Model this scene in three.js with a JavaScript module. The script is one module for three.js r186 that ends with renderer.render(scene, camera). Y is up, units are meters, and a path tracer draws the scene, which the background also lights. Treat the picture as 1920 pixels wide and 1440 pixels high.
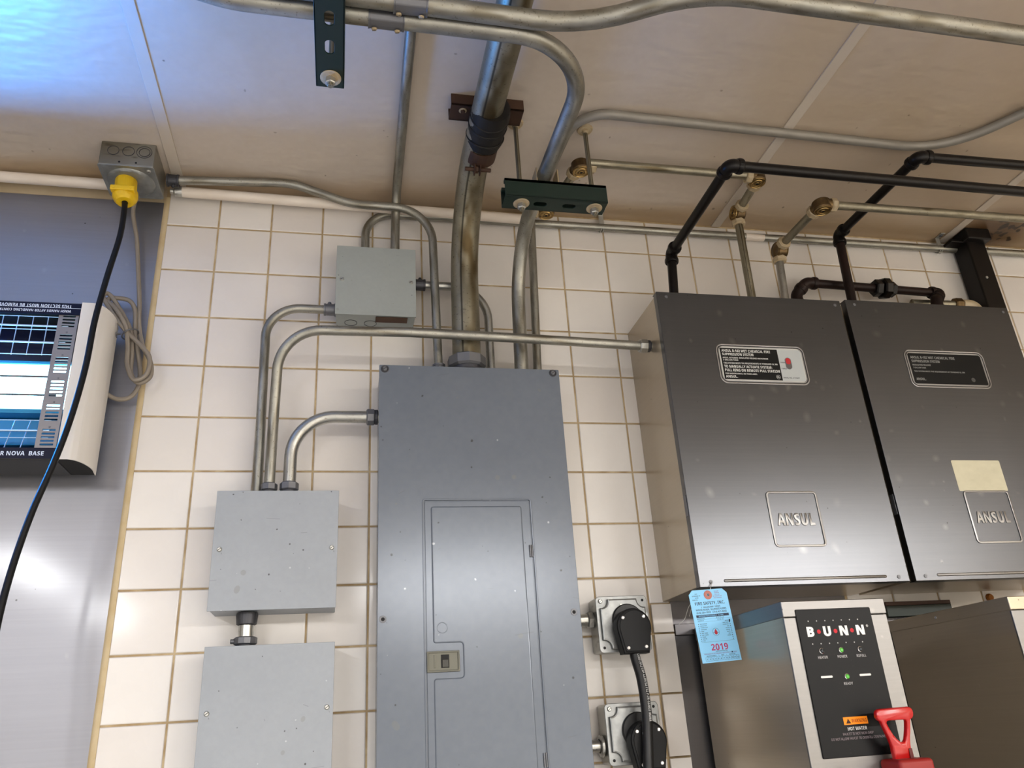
import * as THREE from 'three';
import { RoundedBoxGeometry } from 'three/addons/geometries/RoundedBoxGeometry.js';
import { mergeGeometries, toCreasedNormals } from 'three/addons/utils/BufferGeometryUtils.js';
import { FontLoader } from 'three/addons/loaders/FontLoader.js';
import { TextGeometry } from 'three/addons/geometries/TextGeometry.js';
import { RectAreaLightUniformsLib } from 'three/addons/lights/RectAreaLightUniformsLib.js';

// ------------------------------------------------------------------ camera, light, exposure
const scene = new THREE.Scene();
scene.background = new THREE.Color(0x000000);
const camera = new THREE.PerspectiveCamera(51.5526, 4 / 3, 0.05, 40);
camera.rotation.order = 'YXZ';
camera.position.set(0.28006, 1.524983, 1.529147);
camera.rotation.set(0.405737657, -0.223195105, -0.0642738152);
scene.add(camera);
const renderer = new THREE.WebGLRenderer({ antialias: true });
renderer.toneMapping = THREE.LinearToneMapping;
renderer.toneMappingExposure = 1.12;
renderer.shadowMap.enabled = true;
RectAreaLightUniformsLib.init();
// ceiling fixtures [x, z, width, length, radiance, colour]
const FIXTURES = [
  [-1.62, 4.0, 0.3, 1.25, 96, [0.98, 0.99, 1.0]],
  [-1.66, 5.7, 0.3, 1.0, 96, [0.98, 0.99, 1.0]],
  [1.25, 5.0, 1.6, 0.8, 44, [1.0, 0.985, 0.96]],
  [3.95, 5.1, 2.3, 1.1, 50, [1.0, 0.985, 0.96]],
];
const UV_LIGHT = [340, [0.02, 0.27, 1.0]];

// ------------------------------------------------------------------ random, noise, textures
let seed = 12345;
const rnd = () => ((seed = (seed * 1664525 + 1013904223) >>> 0) / 4294967296);
const V = (x, y, z) => new THREE.Vector3(x, y, z);
function hash(x, y, s) { let h = (x * 374761393 + y * 668265263 + s * 974634777) | 0; h = Math.imul(h ^ (h >>> 13), 1274126177); return ((h ^ (h >>> 16)) >>> 0) / 4294967296; }
function vnoise(x, y, px, py, s) {
  const xi = Math.floor(x), yi = Math.floor(y), fx = x - xi, fy = y - yi, u = fx * fx * (3 - 2 * fx), v = fy * fy * (3 - 2 * fy);
  const m = (a, n) => ((a % n) + n) % n, x0 = m(xi, px), x1 = m(xi + 1, px), y0 = m(yi, py), y1 = m(yi + 1, py);
  return (hash(x0, y0, s) * (1 - u) + hash(x1, y0, s) * u) * (1 - v) + (hash(x0, y1, s) * (1 - u) + hash(x1, y1, s) * u) * v;
}
function fbm(u, v, fx, fy, oct, s) { let a = 0, t = 0, w = 1; for (let i = 0; i < oct; i++) { a += w * vnoise(u * fx, v * fy, fx, fy, s + i); t += w; w *= 0.55; fx *= 2; fy *= 2; } return a / t; }
function dataTex(w, h, fn, srgb = true) {
  const d = new Uint8Array(w * h * 4);
  for (let j = 0; j < h; j++) for (let i = 0; i < w; i++) { const c = fn(i / w, j / h), k = (j * w + i) * 4; for (let q = 0; q < 3; q++) d[k + q] = Math.max(0, Math.min(255, c[q])); d[k + 3] = 255; }
  const t = new THREE.DataTexture(d, w, h); t.wrapS = t.wrapT = THREE.RepeatWrapping; t.magFilter = THREE.LinearFilter; t.minFilter = THREE.LinearFilter;
  if (srgb) t.colorSpace = THREE.SRGBColorSpace; t.needsUpdate = true; return t;
}
function canvasTex(w, h, draw, wrap) {
  const c = document.createElement('canvas'); c.width = w; c.height = h; draw(c.getContext('2d'), w, h);
  const t = new THREE.CanvasTexture(c); t.colorSpace = THREE.SRGBColorSpace; if (wrap) t.wrapS = t.wrapT = THREE.RepeatWrapping; return t;
}
const rep = (t, a, b = a) => { const c = t.clone(); c.repeat.set(a, b); c.needsUpdate = true; return c; };
const mixc = (a, b, t) => a.map((x, i) => x + (b[i] - x) * Math.max(0, Math.min(1, t)));
const sstep = (a, b, x) => { const t = Math.max(0, Math.min(1, (x - a) / (b - a))); return t * t * (3 - 2 * t); };

// ------------------------------------------------------------------ materials
const std = (o) => new THREE.MeshStandardMaterial(o);
const phys = (o) => new THREE.MeshPhysicalMaterial(o);
const galvTex = (s, stain) => dataTex(128, 512, (u, v) => {
  const n = fbm(u, v, 6, 10, 4, s), st = fbm(u, v, 5, 3, 3, s + 9), sp = fbm(u, v, 40, 120, 2, s + 20);
  let c = mixc([150, 150, 146], [196, 195, 188], n * 1.3 - 0.15);
  c = mixc(c, [104, 92, 70], sstep(0.52, 0.78, st) * stain);
  return mixc(c, [80, 72, 62], sstep(0.76, 0.86, sp) * 0.4);
});
const roughTex = dataTex(256, 256, (u, v) => { const n = fbm(u, v, 8, 8, 4, 71); const k = 90 + 110 * n; return [k, k, k]; }, false);
function dataSeam(t) { const d = t.image.data, w = t.image.width, h = t.image.height; for (let j = 0; j < h; j++) for (const [i, f] of [[118, 0.75], [119, 0.45], [120, 0.6]]) for (let q = 0; q < 3; q++) d[(j * w + i) * 4 + q] *= f; return t; }
const M = {};
M.galv = std({ map: galvTex(3, 0.55), color: 0xe6e4de, metalness: 0.85, roughness: 0.42 });
M.galvDirty = std({ map: dataSeam(galvTex(31, 1.0)), color: 0xd8d0bc, metalness: 0.8, roughness: 0.45 });
M.galvBright = std({ map: galvTex(51, 0.25), metalness: 0.9, roughness: 0.34 });
M.zinc = std({ color: 0xb9b8b2, metalness: 0.85, roughness: 0.36 });
M.castZinc = std({ color: 0x75767a, metalness: 0.75, roughness: 0.5 });
M.darkZinc = std({ color: 0x4c4c50, metalness: 0.7, roughness: 0.5 });
const mottle = (a, b, s, f = 6) => dataTex(256, 256, (u, v) => mixc(a, b, fbm(u, v, f, f, 5, s)));
M.whitePipe = std({ map: mottle([236, 226, 214], [214, 200, 184], 5), roughness: 0.5 });
M.ceilPipe = std({ map: mottle([150, 146, 138], [120, 114, 104], 15), roughness: 0.5, metalness: 0.25 });
M.brass = std({ map: mottle([128, 106, 72], [80, 64, 44], 25), metalness: 0.85, roughness: 0.42 });
M.brassBright = std({ color: 0x9a8052, metalness: 0.95, roughness: 0.32 });
M.tanPaint = std({ map: mottle([196, 182, 156], [150, 128, 92], 27), roughness: 0.6 });
M.blackIron = phys({ specularIntensity: 0.55, map: mottle([24, 19, 17], [12, 9, 8], 35), metalness: 0.1, roughness: 0.34 });
M.brownIron = phys({ specularIntensity: 0.55, map: mottle([46, 28, 23], [22, 14, 12], 36), metalness: 0.15, roughness: 0.5 });
M.rust = std({ map: mottle([92, 62, 42], [48, 32, 24], 45), metalness: 0.25, roughness: 0.65 });
M.tape = phys({ map: mottle([40, 37, 33], [24, 22, 20], 46), roughness: 0.5, specularIntensity: 0.5 });
M.green = std({ map: mottle([8, 36, 26], [4, 26, 19], 55), roughness: 0.45 });
M.dark = std({ color: 0x0a0a0a, roughness: 0.7 });
M.black = std({ color: 0x161616, roughness: 0.45 });
M.rubber = phys({ map: mottle([17, 17, 18], [10, 10, 11], 57), roughness: 0.5, specularIntensity: 0.5 });
M.yellow = std({ map: mottle([236, 196, 20], [214, 170, 10], 56), roughness: 0.45 });
M.grayCable = std({ map: mottle([160, 150, 136], [110, 101, 90], 58, 10), roughness: 0.6 });
M.beige = std({ map: mottle([236, 232, 226], [212, 206, 198], 59), roughness: 0.45 });
M.red = phys({ color: 0xb80f10, roughness: 0.3, clearcoat: 0.4, clearcoatRoughness: 0.2 });
M.redDull = std({ color: 0x8e1a14, roughness: 0.55 });
M.chrome = std({ color: 0xdadada, metalness: 1, roughness: 0.12 });
M.orange = std({ color: 0xa5641c, roughness: 0.7 });
// painted steel with a scatter of chips and dull marks
const paintTex = (a, b, s, n) => canvasTex(1024, 1024, (g, w, h) => {
  const id = g.createImageData(w, h);
  for (let j = 0; j < h; j++) for (let i = 0; i < w; i++) { const c = mixc(a, b, fbm(i / w, j / h, 5, 5, 5, s) * 0.7 + fbm(i / w, j / h, 90, 90, 2, s + 3) * 0.3), k = (j * w + i) * 4; id.data[k] = c[0]; id.data[k + 1] = c[1]; id.data[k + 2] = c[2]; id.data[k + 3] = 255; }
  g.putImageData(id, 0, 0);
  let q = s * 7919; const r = () => ((q = (q * 1664525 + 1013904223) >>> 0) / 4294967296);
  for (let i = 0; i < n; i++) { const t = r(); g.fillStyle = t < 0.6 ? 'rgba(52,54,54,0.75)' : t < 0.8 ? 'rgba(206,208,210,0.6)' : 'rgba(120,122,112,0.3)'; const e = t < 0.8 ? 0.8 + 1.8 * r() : 2 + 6 * r(); g.beginPath(); g.ellipse(r() * w, r() * h, e, e * (0.5 + r()), r() * 3, 0, 7); g.fill(); }
  for (let i = 0; i < n / 6; i++) { g.strokeStyle = 'rgba(90,92,92,0.35)'; g.lineWidth = 1.4; const x = r() * w, y = r() * h; g.beginPath(); g.moveTo(x, y); g.lineTo(x + 60 * (r() - 0.3), y + 14 * (r() - 0.5)); g.stroke(); }
}, true);
M.boxGray = std({ map: rep(paintTex([144, 149, 155], [157, 162, 168], 61, 160), 1.6), roughness: 0.42, metalness: 0.1, roughnessMap: null });
M.boxGreen = std({ map: rep(paintTex([142, 147, 144], [154, 159, 156], 63, 40), 2.1), roughness: 0.55, metalness: 0.05 });
M.panelGray = std({ map: rep(paintTex([97, 104, 115], [111, 118, 128], 65, 130), 1.1), roughness: 0.22, metalness: 0.15 });
// brushed stainless: grain along x, smudges
const steelTex = (s, base, smud) => canvasTex(1024, 1024, (g, w, h) => {
  const id = g.createImageData(w, h);
  for (let j = 0; j < h; j++) for (let i = 0; i < w; i++) { const n = fbm(i / w, j / h, 3, 240, 2, s) * 0.3 + fbm(i / w, j / h, 4, 5, 4, s + 5) * 0.5, k = (j * w + i) * 4; for (let q = 0; q < 3; q++) id.data[k + q] = base[q] * (0.95 + 0.1 * n); id.data[k + 3] = 255; }
  g.putImageData(id, 0, 0);
  let q = s * 7919; const r = () => ((q = (q * 1664525 + 1013904223) >>> 0) / 4294967296);
  for (let i = 0; i < smud; i++) { const x = r() * w, y = r() * h, e = 4 + 14 * r(); const gr = g.createRadialGradient(x, y, 0, x, y, e); gr.addColorStop(0, 'rgba(215,212,205,' + (0.05 + 0.14 * r()) + ')'); gr.addColorStop(1, 'rgba(215,212,205,0)'); g.fillStyle = gr; g.save(); g.translate(x, y); g.rotate(r() * 3); g.scale(1, 0.5 + r()); g.translate(-x, -y); g.fillRect(x - e, y - e, 2 * e, 2 * e); g.restore(); }
  for (let i = 0; i < smud / 2; i++) { g.fillStyle = 'rgba(30,28,26,0.5)'; g.beginPath(); g.arc(r() * w, r() * h, 0.8 + 1.6 * r(), 0, 7); g.fill(); }
}, true);
const steelRough = dataTex(256, 256, (u, v) => { const k = 180 + 24 * fbm(u, v, 3, 3, 2, 81); return [k, k, k]; }, false);
M.steel = phys({ map: rep(steelTex(71, [94, 95, 98], 40), 1.7), roughnessMap: steelRough, roughness: 0.38, metalness: 1, anisotropy: 0.3 });
M.steelMid = phys({ map: rep(steelTex(74, [150, 149, 148], 10), 2), roughness: 0.36, metalness: 1 });
M.steelPlain = phys({ map: rep(steelTex(73, [134, 132, 130], 30), 2), roughness: 0.42, metalness: 0.95, anisotropy: 0.4 });
M.steelSide = phys({ map: rep(steelTex(75, [176, 164, 144], 20), 2), roughness: 0.28, metalness: 0.62 });
M.steelSheet = phys({ map: rep(steelTex(77, [152, 152, 158], 30), 1.3), roughness: 0.46, metalness: 0.88, clearcoat: 0.3, clearcoatRoughness: 0.12 });
M.steelDark = phys({ map: rep(steelTex(79, [96, 94, 96], 20), 2), roughness: 0.4, metalness: 0.95 });
M.tiles = [[226, 220, 213], [221, 214, 207], [230, 225, 219], [224, 218, 212]].map((c, i) => phys({ map: mottle(c, c.map((x) => x - 9), 90 + i, 3), roughness: 0.34, clearcoat: 0.5, clearcoatRoughness: 0.12 }));
M.grout = std({ map: rep(mottle([212, 194, 160], [142, 116, 78], 99, 14), 3), roughness: 0.9 });
M.caulk = std({ map: rep(mottle([208, 192, 160], [186, 162, 118], 101, 8), 4), roughness: 0.7 });
M.plaster = std({ map: rep(mottle([190, 176, 152], [164, 146, 116], 103), 1.5), roughness: 0.85 });
M.roomWall = std({ map: rep(mottle([214, 212, 208], [206, 204, 200], 105), 0.5), roughness: 0.85 });
M.brownWall = std({ map: rep(mottle([176, 166, 150], [164, 154, 138], 106), 0.5), roughness: 0.85 });
M.floor = std({ map: rep(mottle([176, 172, 166], [158, 154, 148], 107), 1), roughness: 0.6 });
// ceiling paint: cream, greasy brown along the wall and beside the fittings, light falloff painted in to the right. One metre = 1/3 of the map in x, 1/1.5 in z
const ceilTex = canvasTex(2048, 1024, (g, w, h) => {
  const id = g.createImageData(w, h), px = (i) => -0.8 + 3 * i / w, pz = (j) => 1.5 - 1.5 * j / h;
  for (let j = 0; j < h; j++) for (let i = 0; i < w; i++) {
    const n = fbm(i / w, j / h, 10, 5, 5, 111), f = fbm(i / w, j / h, 300, 150, 2, 115), z = pz(j), x = px(i);
    let c = mixc([206, 195, 184], [197, 185, 172], n); c = mixc(c, [214, 204, 194], f * 0.4);
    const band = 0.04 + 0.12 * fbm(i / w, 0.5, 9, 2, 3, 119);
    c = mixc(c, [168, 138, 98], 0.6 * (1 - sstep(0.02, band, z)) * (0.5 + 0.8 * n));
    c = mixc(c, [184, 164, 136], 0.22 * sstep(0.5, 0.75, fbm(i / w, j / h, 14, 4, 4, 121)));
    c = mixc(c, [170, 146, 114], 0.55 * sstep(0.7, 1.8, x));  // browner towards the right: light falloff painted into the ceiling colour
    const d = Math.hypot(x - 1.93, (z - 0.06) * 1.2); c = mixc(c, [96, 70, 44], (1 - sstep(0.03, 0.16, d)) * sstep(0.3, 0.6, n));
    const k = (j * w + i) * 4; id.data[k] = c[0]; id.data[k + 1] = c[1]; id.data[k + 2] = c[2]; id.data[k + 3] = 255;
  }
  g.putImageData(id, 0, 0);
  let q = 555; const r = () => ((q = (q * 1664525 + 1013904223) >>> 0) / 4294967296);
  for (let i = 0; i < 150; i++) { g.fillStyle = 'rgba(84,70,56,' + (0.25 + 0.4 * r()) + ')'; g.beginPath(); g.ellipse(r() * w, r() * h, 0.8 + 1.6 * r(), 0.8 + 2 * r(), 0, 0, 7); g.fill(); }
  for (let i = 0; i < 26; i++) { g.fillStyle = 'rgba(40,28,18,0.8)'; g.beginPath(); g.ellipse((1.96 + 0.09 * (r() - 0.4) + 0.8) / 3 * w, (1.5 - (0.07 + 0.1 * (r() - 0.5))) / 1.5 * h, 2 + 6 * r(), 2 + 4 * r(), r() * 3, 0, 7); g.fill(); }
});
const ceilBump = dataTex(512, 512, (u, v) => { const k = 255 * fbm(u, v, 110, 110, 2, 131); return [k, k, k]; }, false);
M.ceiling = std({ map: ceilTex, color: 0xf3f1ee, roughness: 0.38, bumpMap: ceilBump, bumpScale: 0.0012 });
M.ceilSeam = std({ map: mottle([204, 194, 181], [188, 175, 158], 135), roughness: 0.5 });

// ------------------------------------------------------------------ geometry helpers
const fix = (g) => { g = g.index ? g.toNonIndexed() : g; for (const k of Object.keys(g.attributes)) if (!['position', 'normal', 'uv'].includes(k)) g.deleteAttribute(k); return g; };
const join = (...gs) => mergeGeometries(gs.flat().map(fix));
function uvm(g) {                                   // uv in metres from the dominant normal
  g = fix(g); const p = g.attributes.position, n = g.attributes.normal, uv = new Float32Array(p.count * 2);
  for (let i = 0; i < p.count; i += 3) {
    let a = 0, b = 0, c = 0; for (let k = 0; k < 3; k++) { a += Math.abs(n.getX(i + k)); b += Math.abs(n.getY(i + k)); c += Math.abs(n.getZ(i + k)); }
    for (let k = 0; k < 3; k++) { const x = p.getX(i + k), y = p.getY(i + k), z = p.getZ(i + k); const q = c >= a && c >= b ? [x, y] : a >= b ? [z, y] : [x, z]; uv[2 * (i + k)] = q[0]; uv[2 * (i + k) + 1] = q[1]; }
  }
  g.setAttribute('uv', new THREE.BufferAttribute(uv, 2)); return g;
}
function bx(x0, x1, y0, y1, z0, z1, r = 0.001, s = 2) {
  const w = x1 - x0, h = y1 - y0, d = z1 - z0, g = r > 0 ? new RoundedBoxGeometry(w, h, d, s, Math.min(r, w / 2.01, h / 2.01, d / 2.01)) : new THREE.BoxGeometry(w, h, d);
  g.translate((x0 + x1) / 2, (y0 + y1) / 2, (z0 + z1) / 2); return uvm(g);
}
const UPV = V(0, 1, 0);
function orient(g, p, dir) { g.applyQuaternion(new THREE.Quaternion().setFromUnitVectors(UPV, dir.clone().normalize())); g.translate(p.x, p.y, p.z); return g; }
// profile [[radius, t], ...] revolved about the axis from p along dir
function lathe(p, dir, prof, seg = 24, crease = 0.5) { const g = new THREE.LatheGeometry(prof.map(([r, t]) => new THREE.Vector2(Math.max(r, 0.00001), t)), seg); return orient(toCreasedNormals(fix(g), crease), p, dir); }
const cyl = (p, dir, r, l, c = 0, seg = 24) => lathe(p, dir, c ? [[0, 0], [r - c, 0], [r, c], [r, l - c], [r - c, l], [0, l]] : [[0, 0], [r, 0], [r, l], [0, l]], seg);
const hexNut = (p, dir, r, l, seg = 6) => lathe(p, dir, [[0, 0], [r * 0.86, 0], [r, l * 0.14], [r, l * 0.86], [r * 0.86, l], [0, l]], seg, 0.3);
function fillet(pts, R) {
  const out = [pts[0].clone()];
  for (let i = 1; i < pts.length - 1; i++) {
    const a = pts[i - 1], b = pts[i], c = pts[i + 1], u = a.clone().sub(b), v = c.clone().sub(b), lu = u.length(), lv = v.length(); u.normalize(); v.normalize();
    const th = Math.PI - u.angleTo(v), r0 = Array.isArray(R) ? R[i - 1] : R; if (th < 0.02) { out.push(b.clone()); continue; }
    const t = Math.min(r0 * Math.tan(th / 2), lu * 0.49, lv * 0.49), r = t / Math.tan(th / 2), bis = u.clone().add(v).normalize(), ctr = b.clone().addScaledVector(bis, r / Math.cos(th / 2)), s = b.clone().addScaledVector(u, t).sub(ctr);
    const ax = s.clone().cross(b.clone().addScaledVector(v, t).sub(ctr)).normalize(), n = Math.max(5, Math.ceil(th / 0.12));
    for (let k = 0; k <= n; k++) out.push(ctr.clone().add(s.clone().applyAxisAngle(ax, th * k / n)));
  }
  out.push(pts[pts.length - 1].clone()); return out;
}
function sweep(pts, rad, seg = 18, vscale = 0.35) {
  const P = [], N = [], U = [], I = []; let t0 = pts[1].clone().sub(pts[0]).normalize();
  let n = Math.abs(t0.y) < 0.9 ? V(0, 1, 0) : V(0, 0, 1); n.addScaledVector(t0, -n.dot(t0)).normalize(); let len = 0;
  const rr = (i) => (typeof rad === 'function' ? rad(i / (pts.length - 1)) : rad);
  for (let i = 0; i < pts.length; i++) {
    const t = (i === 0 ? pts[1].clone().sub(pts[0]) : i === pts.length - 1 ? pts[i].clone().sub(pts[i - 1]) : pts[i + 1].clone().sub(pts[i]).normalize().add(pts[i].clone().sub(pts[i - 1]).normalize())).normalize();
    n.addScaledVector(t, -n.dot(t)).normalize(); const b = t.clone().cross(n); if (i) len += pts[i].distanceTo(pts[i - 1]);
    for (let k = 0; k <= seg; k++) { const a = 2 * Math.PI * k / seg, d = n.clone().multiplyScalar(Math.cos(a)).addScaledVector(b, Math.sin(a)); const q = pts[i].clone().addScaledVector(d, rr(i)); P.push(q.x, q.y, q.z); N.push(d.x, d.y, d.z); U.push(k / seg, len / vscale); }
  }
  for (let i = 0; i < pts.length - 1; i++) for (let k = 0; k < seg; k++) { const a = i * (seg + 1) + k, b = a + seg + 1; I.push(a, a + 1, b, b, a + 1, b + 1); }
  for (const [e, s] of [[0, 1], [pts.length - 1, 0]]) {          // end caps
    const base = P.length / 3, t = (e ? pts[e].clone().sub(pts[e - 1]) : pts[0].clone().sub(pts[1])).normalize(); P.push(pts[e].x, pts[e].y, pts[e].z); N.push(t.x, t.y, t.z); U.push(0, 0);
    for (let k = 0; k <= seg; k++) { const o = (e * (seg + 1) + k) * 3; P.push(P[o], P[o + 1], P[o + 2]); N.push(t.x, t.y, t.z); U.push(k / seg, 0); }
    for (let k = 0; k < seg; k++) s ? I.push(base, base + 2 + k, base + 1 + k) : I.push(base, base + 1 + k, base + 2 + k);
  }
  const g = new THREE.BufferGeometry(); g.setAttribute('position', new THREE.Float32BufferAttribute(P, 3)); g.setAttribute('normal', new THREE.Float32BufferAttribute(N, 3)); g.setAttribute('uv', new THREE.Float32BufferAttribute(U, 2)); g.setIndex(I); return fix(g);
}
const vs = (a) => a.map((q) => V(...q));
const pipe = (a, r, R, seg) => sweep(fillet(vs(a), R), r, seg);
const cord = (a, r, n = 80, seg = 14, vs2) => sweep(new THREE.CatmullRomCurve3(vs(a), false, 'centripetal').getPoints(n), r, seg, vs2);
function rrShape(w, h, r, cx = 0, cy = 0, P = THREE.Shape) {
  const s = new P(), x = cx - w / 2, y = cy - h / 2; s.moveTo(x + r, y); s.lineTo(x + w - r, y); s.absarc(x + w - r, y + r, r, -Math.PI / 2, 0); s.lineTo(x + w, y + h - r); s.absarc(x + w - r, y + h - r, r, 0, Math.PI / 2); s.lineTo(x + r, y + h); s.absarc(x + r, y + h - r, r, Math.PI / 2, Math.PI); s.lineTo(x, y + r); s.absarc(x + r, y + r, r, Math.PI, 1.5 * Math.PI); return s;
}
function ext(shape, d, bev = 0, cs = 8) { return fix(new THREE.ExtrudeGeometry(shape, { depth: Math.max(d - 2 * bev, 0.0001), bevelEnabled: bev > 0, bevelThickness: bev, bevelSize: bev, bevelOffset: -bev, bevelSegments: 2, curveSegments: cs }).translate(0, 0, bev)); }
function plate(w, h, r, d, bev = 0) {              // rounded plate, uv 0..1 over its front
  const g = ext(rrShape(w, h, r), d, bev), p = g.attributes.position, uv = new Float32Array(p.count * 2);
  for (let i = 0; i < p.count; i++) { uv[2 * i] = p.getX(i) / w + 0.5; uv[2 * i + 1] = p.getY(i) / h + 0.5; }
  g.setAttribute('uv', new THREE.BufferAttribute(uv, 2)); return g;
}
function frame(w, h, r, t, d, bev) { const s = rrShape(w, h, r); s.holes.push(rrShape(w - 2 * t, h - 2 * t, Math.max(r - t, 0.0005), 0, 0, THREE.Path)); return ext(s, d, bev); }

// ------------------------------------------------------------------ scene building
const taken = {};
const numbered = (n) => { taken[n] = (taken[n] ?? -1) + 1; return taken[n] ? n + '_' + String(taken[n]).padStart(3, '0') : n; };
function mesh(name, g, m, parent) {
  const o = new THREE.Mesh(Array.isArray(g) ? join(...g) : g, m); o.name = name; o.castShadow = o.receiveShadow = true;
  if (parent) { if (parent.userData.base) o.position.sub(parent.userData.base); parent.add(o); } return o;
}
// parts are given in room coordinates; the group stands at its base
function thing(name, label, category, base, group) {
  const o = new THREE.Group(); o.name = numbered(name); o.position.set(...base); o.userData = { label, category, base: V(...base) }; if (group) o.userData.group = group; scene.add(o); things.push(o); return o;
}
function struct(name, base = [0, 0, 0]) { const o = new THREE.Group(); o.name = numbered(name); o.position.set(...base); o.userData = { kind: 'structure', base: V(...base) }; scene.add(o); things.push(o); return o; }
const things = [];
function screwHead(p, dir, r = 0.004, name = 'screw', parent, m = M.zinc) {  // slotted pan head
  const g = lathe(p, dir, [[0, 0], [r, 0], [r, r * 0.3], [r * 0.75, r * 0.6], [0, r * 0.7]], 14);
  const s = bx(-r * 0.8, r * 0.8, 0, r * 0.04, -r * 0.1, r * 0.1, 0); s.rotateY(0.6); s.translate(0, r * 0.69, 0);
  const o = mesh(name, g, m, parent); mesh('slot', orient(s, p, dir), M.dark, o); return o;
}
const X = V(1, 0, 0), Y = V(0, 1, 0), Z = V(0, 0, 1), XN = V(-1, 0, 0), YN = V(0, -1, 0), ZN = V(0, 0, -1);

// ================================================================== the room
const CEIL = 2.645;
{
  const f = struct('floor'); mesh('floor_slab', bx(-5, 7, -0.1, 0, -0.2, 8.2, 0), M.floor, f);
  for (const [n, b] of [['wall_left', [-5.1, -5, 0, 2.8, -0.2, 8.2]], ['wall_right', [5.4, 5.5, 0, 2.8, -0.2, 8.2]], ['wall_front', [-5.1, 7.1, 0, 2.8, 8.2, 8.3]]]) { const w = struct(n); mesh('wall_surface', bx(...b, 0), n === 'wall_right' ? M.brownWall : M.roomWall, w); }
  const c = struct('ceiling'); mesh('ceiling_slab', bx(-5.1, 7.1, 2.665, 2.8, -0.2, 8.3, 0), M.roomWall, c);
  const xs = [-5, -2.55, -1.33, -0.094, 1.166, 1.818, 3.04, 5, 7], zs = [-0.12, 2.44, 5.2, 8.2];
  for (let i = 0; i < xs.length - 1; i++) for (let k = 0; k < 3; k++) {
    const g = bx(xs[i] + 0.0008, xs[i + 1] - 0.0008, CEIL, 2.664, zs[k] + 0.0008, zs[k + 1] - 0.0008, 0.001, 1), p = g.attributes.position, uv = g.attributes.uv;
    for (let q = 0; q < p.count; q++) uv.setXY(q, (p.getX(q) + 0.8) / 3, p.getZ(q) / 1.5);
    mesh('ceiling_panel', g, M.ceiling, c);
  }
  for (const x of [-0.096, 1.163, 1.815]) mesh('seam_strip', bx(x, x + 0.023, CEIL - 0.003, CEIL + 0.001, 0, 2.4, 0.001), M.ceilSeam, c);
}
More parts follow.
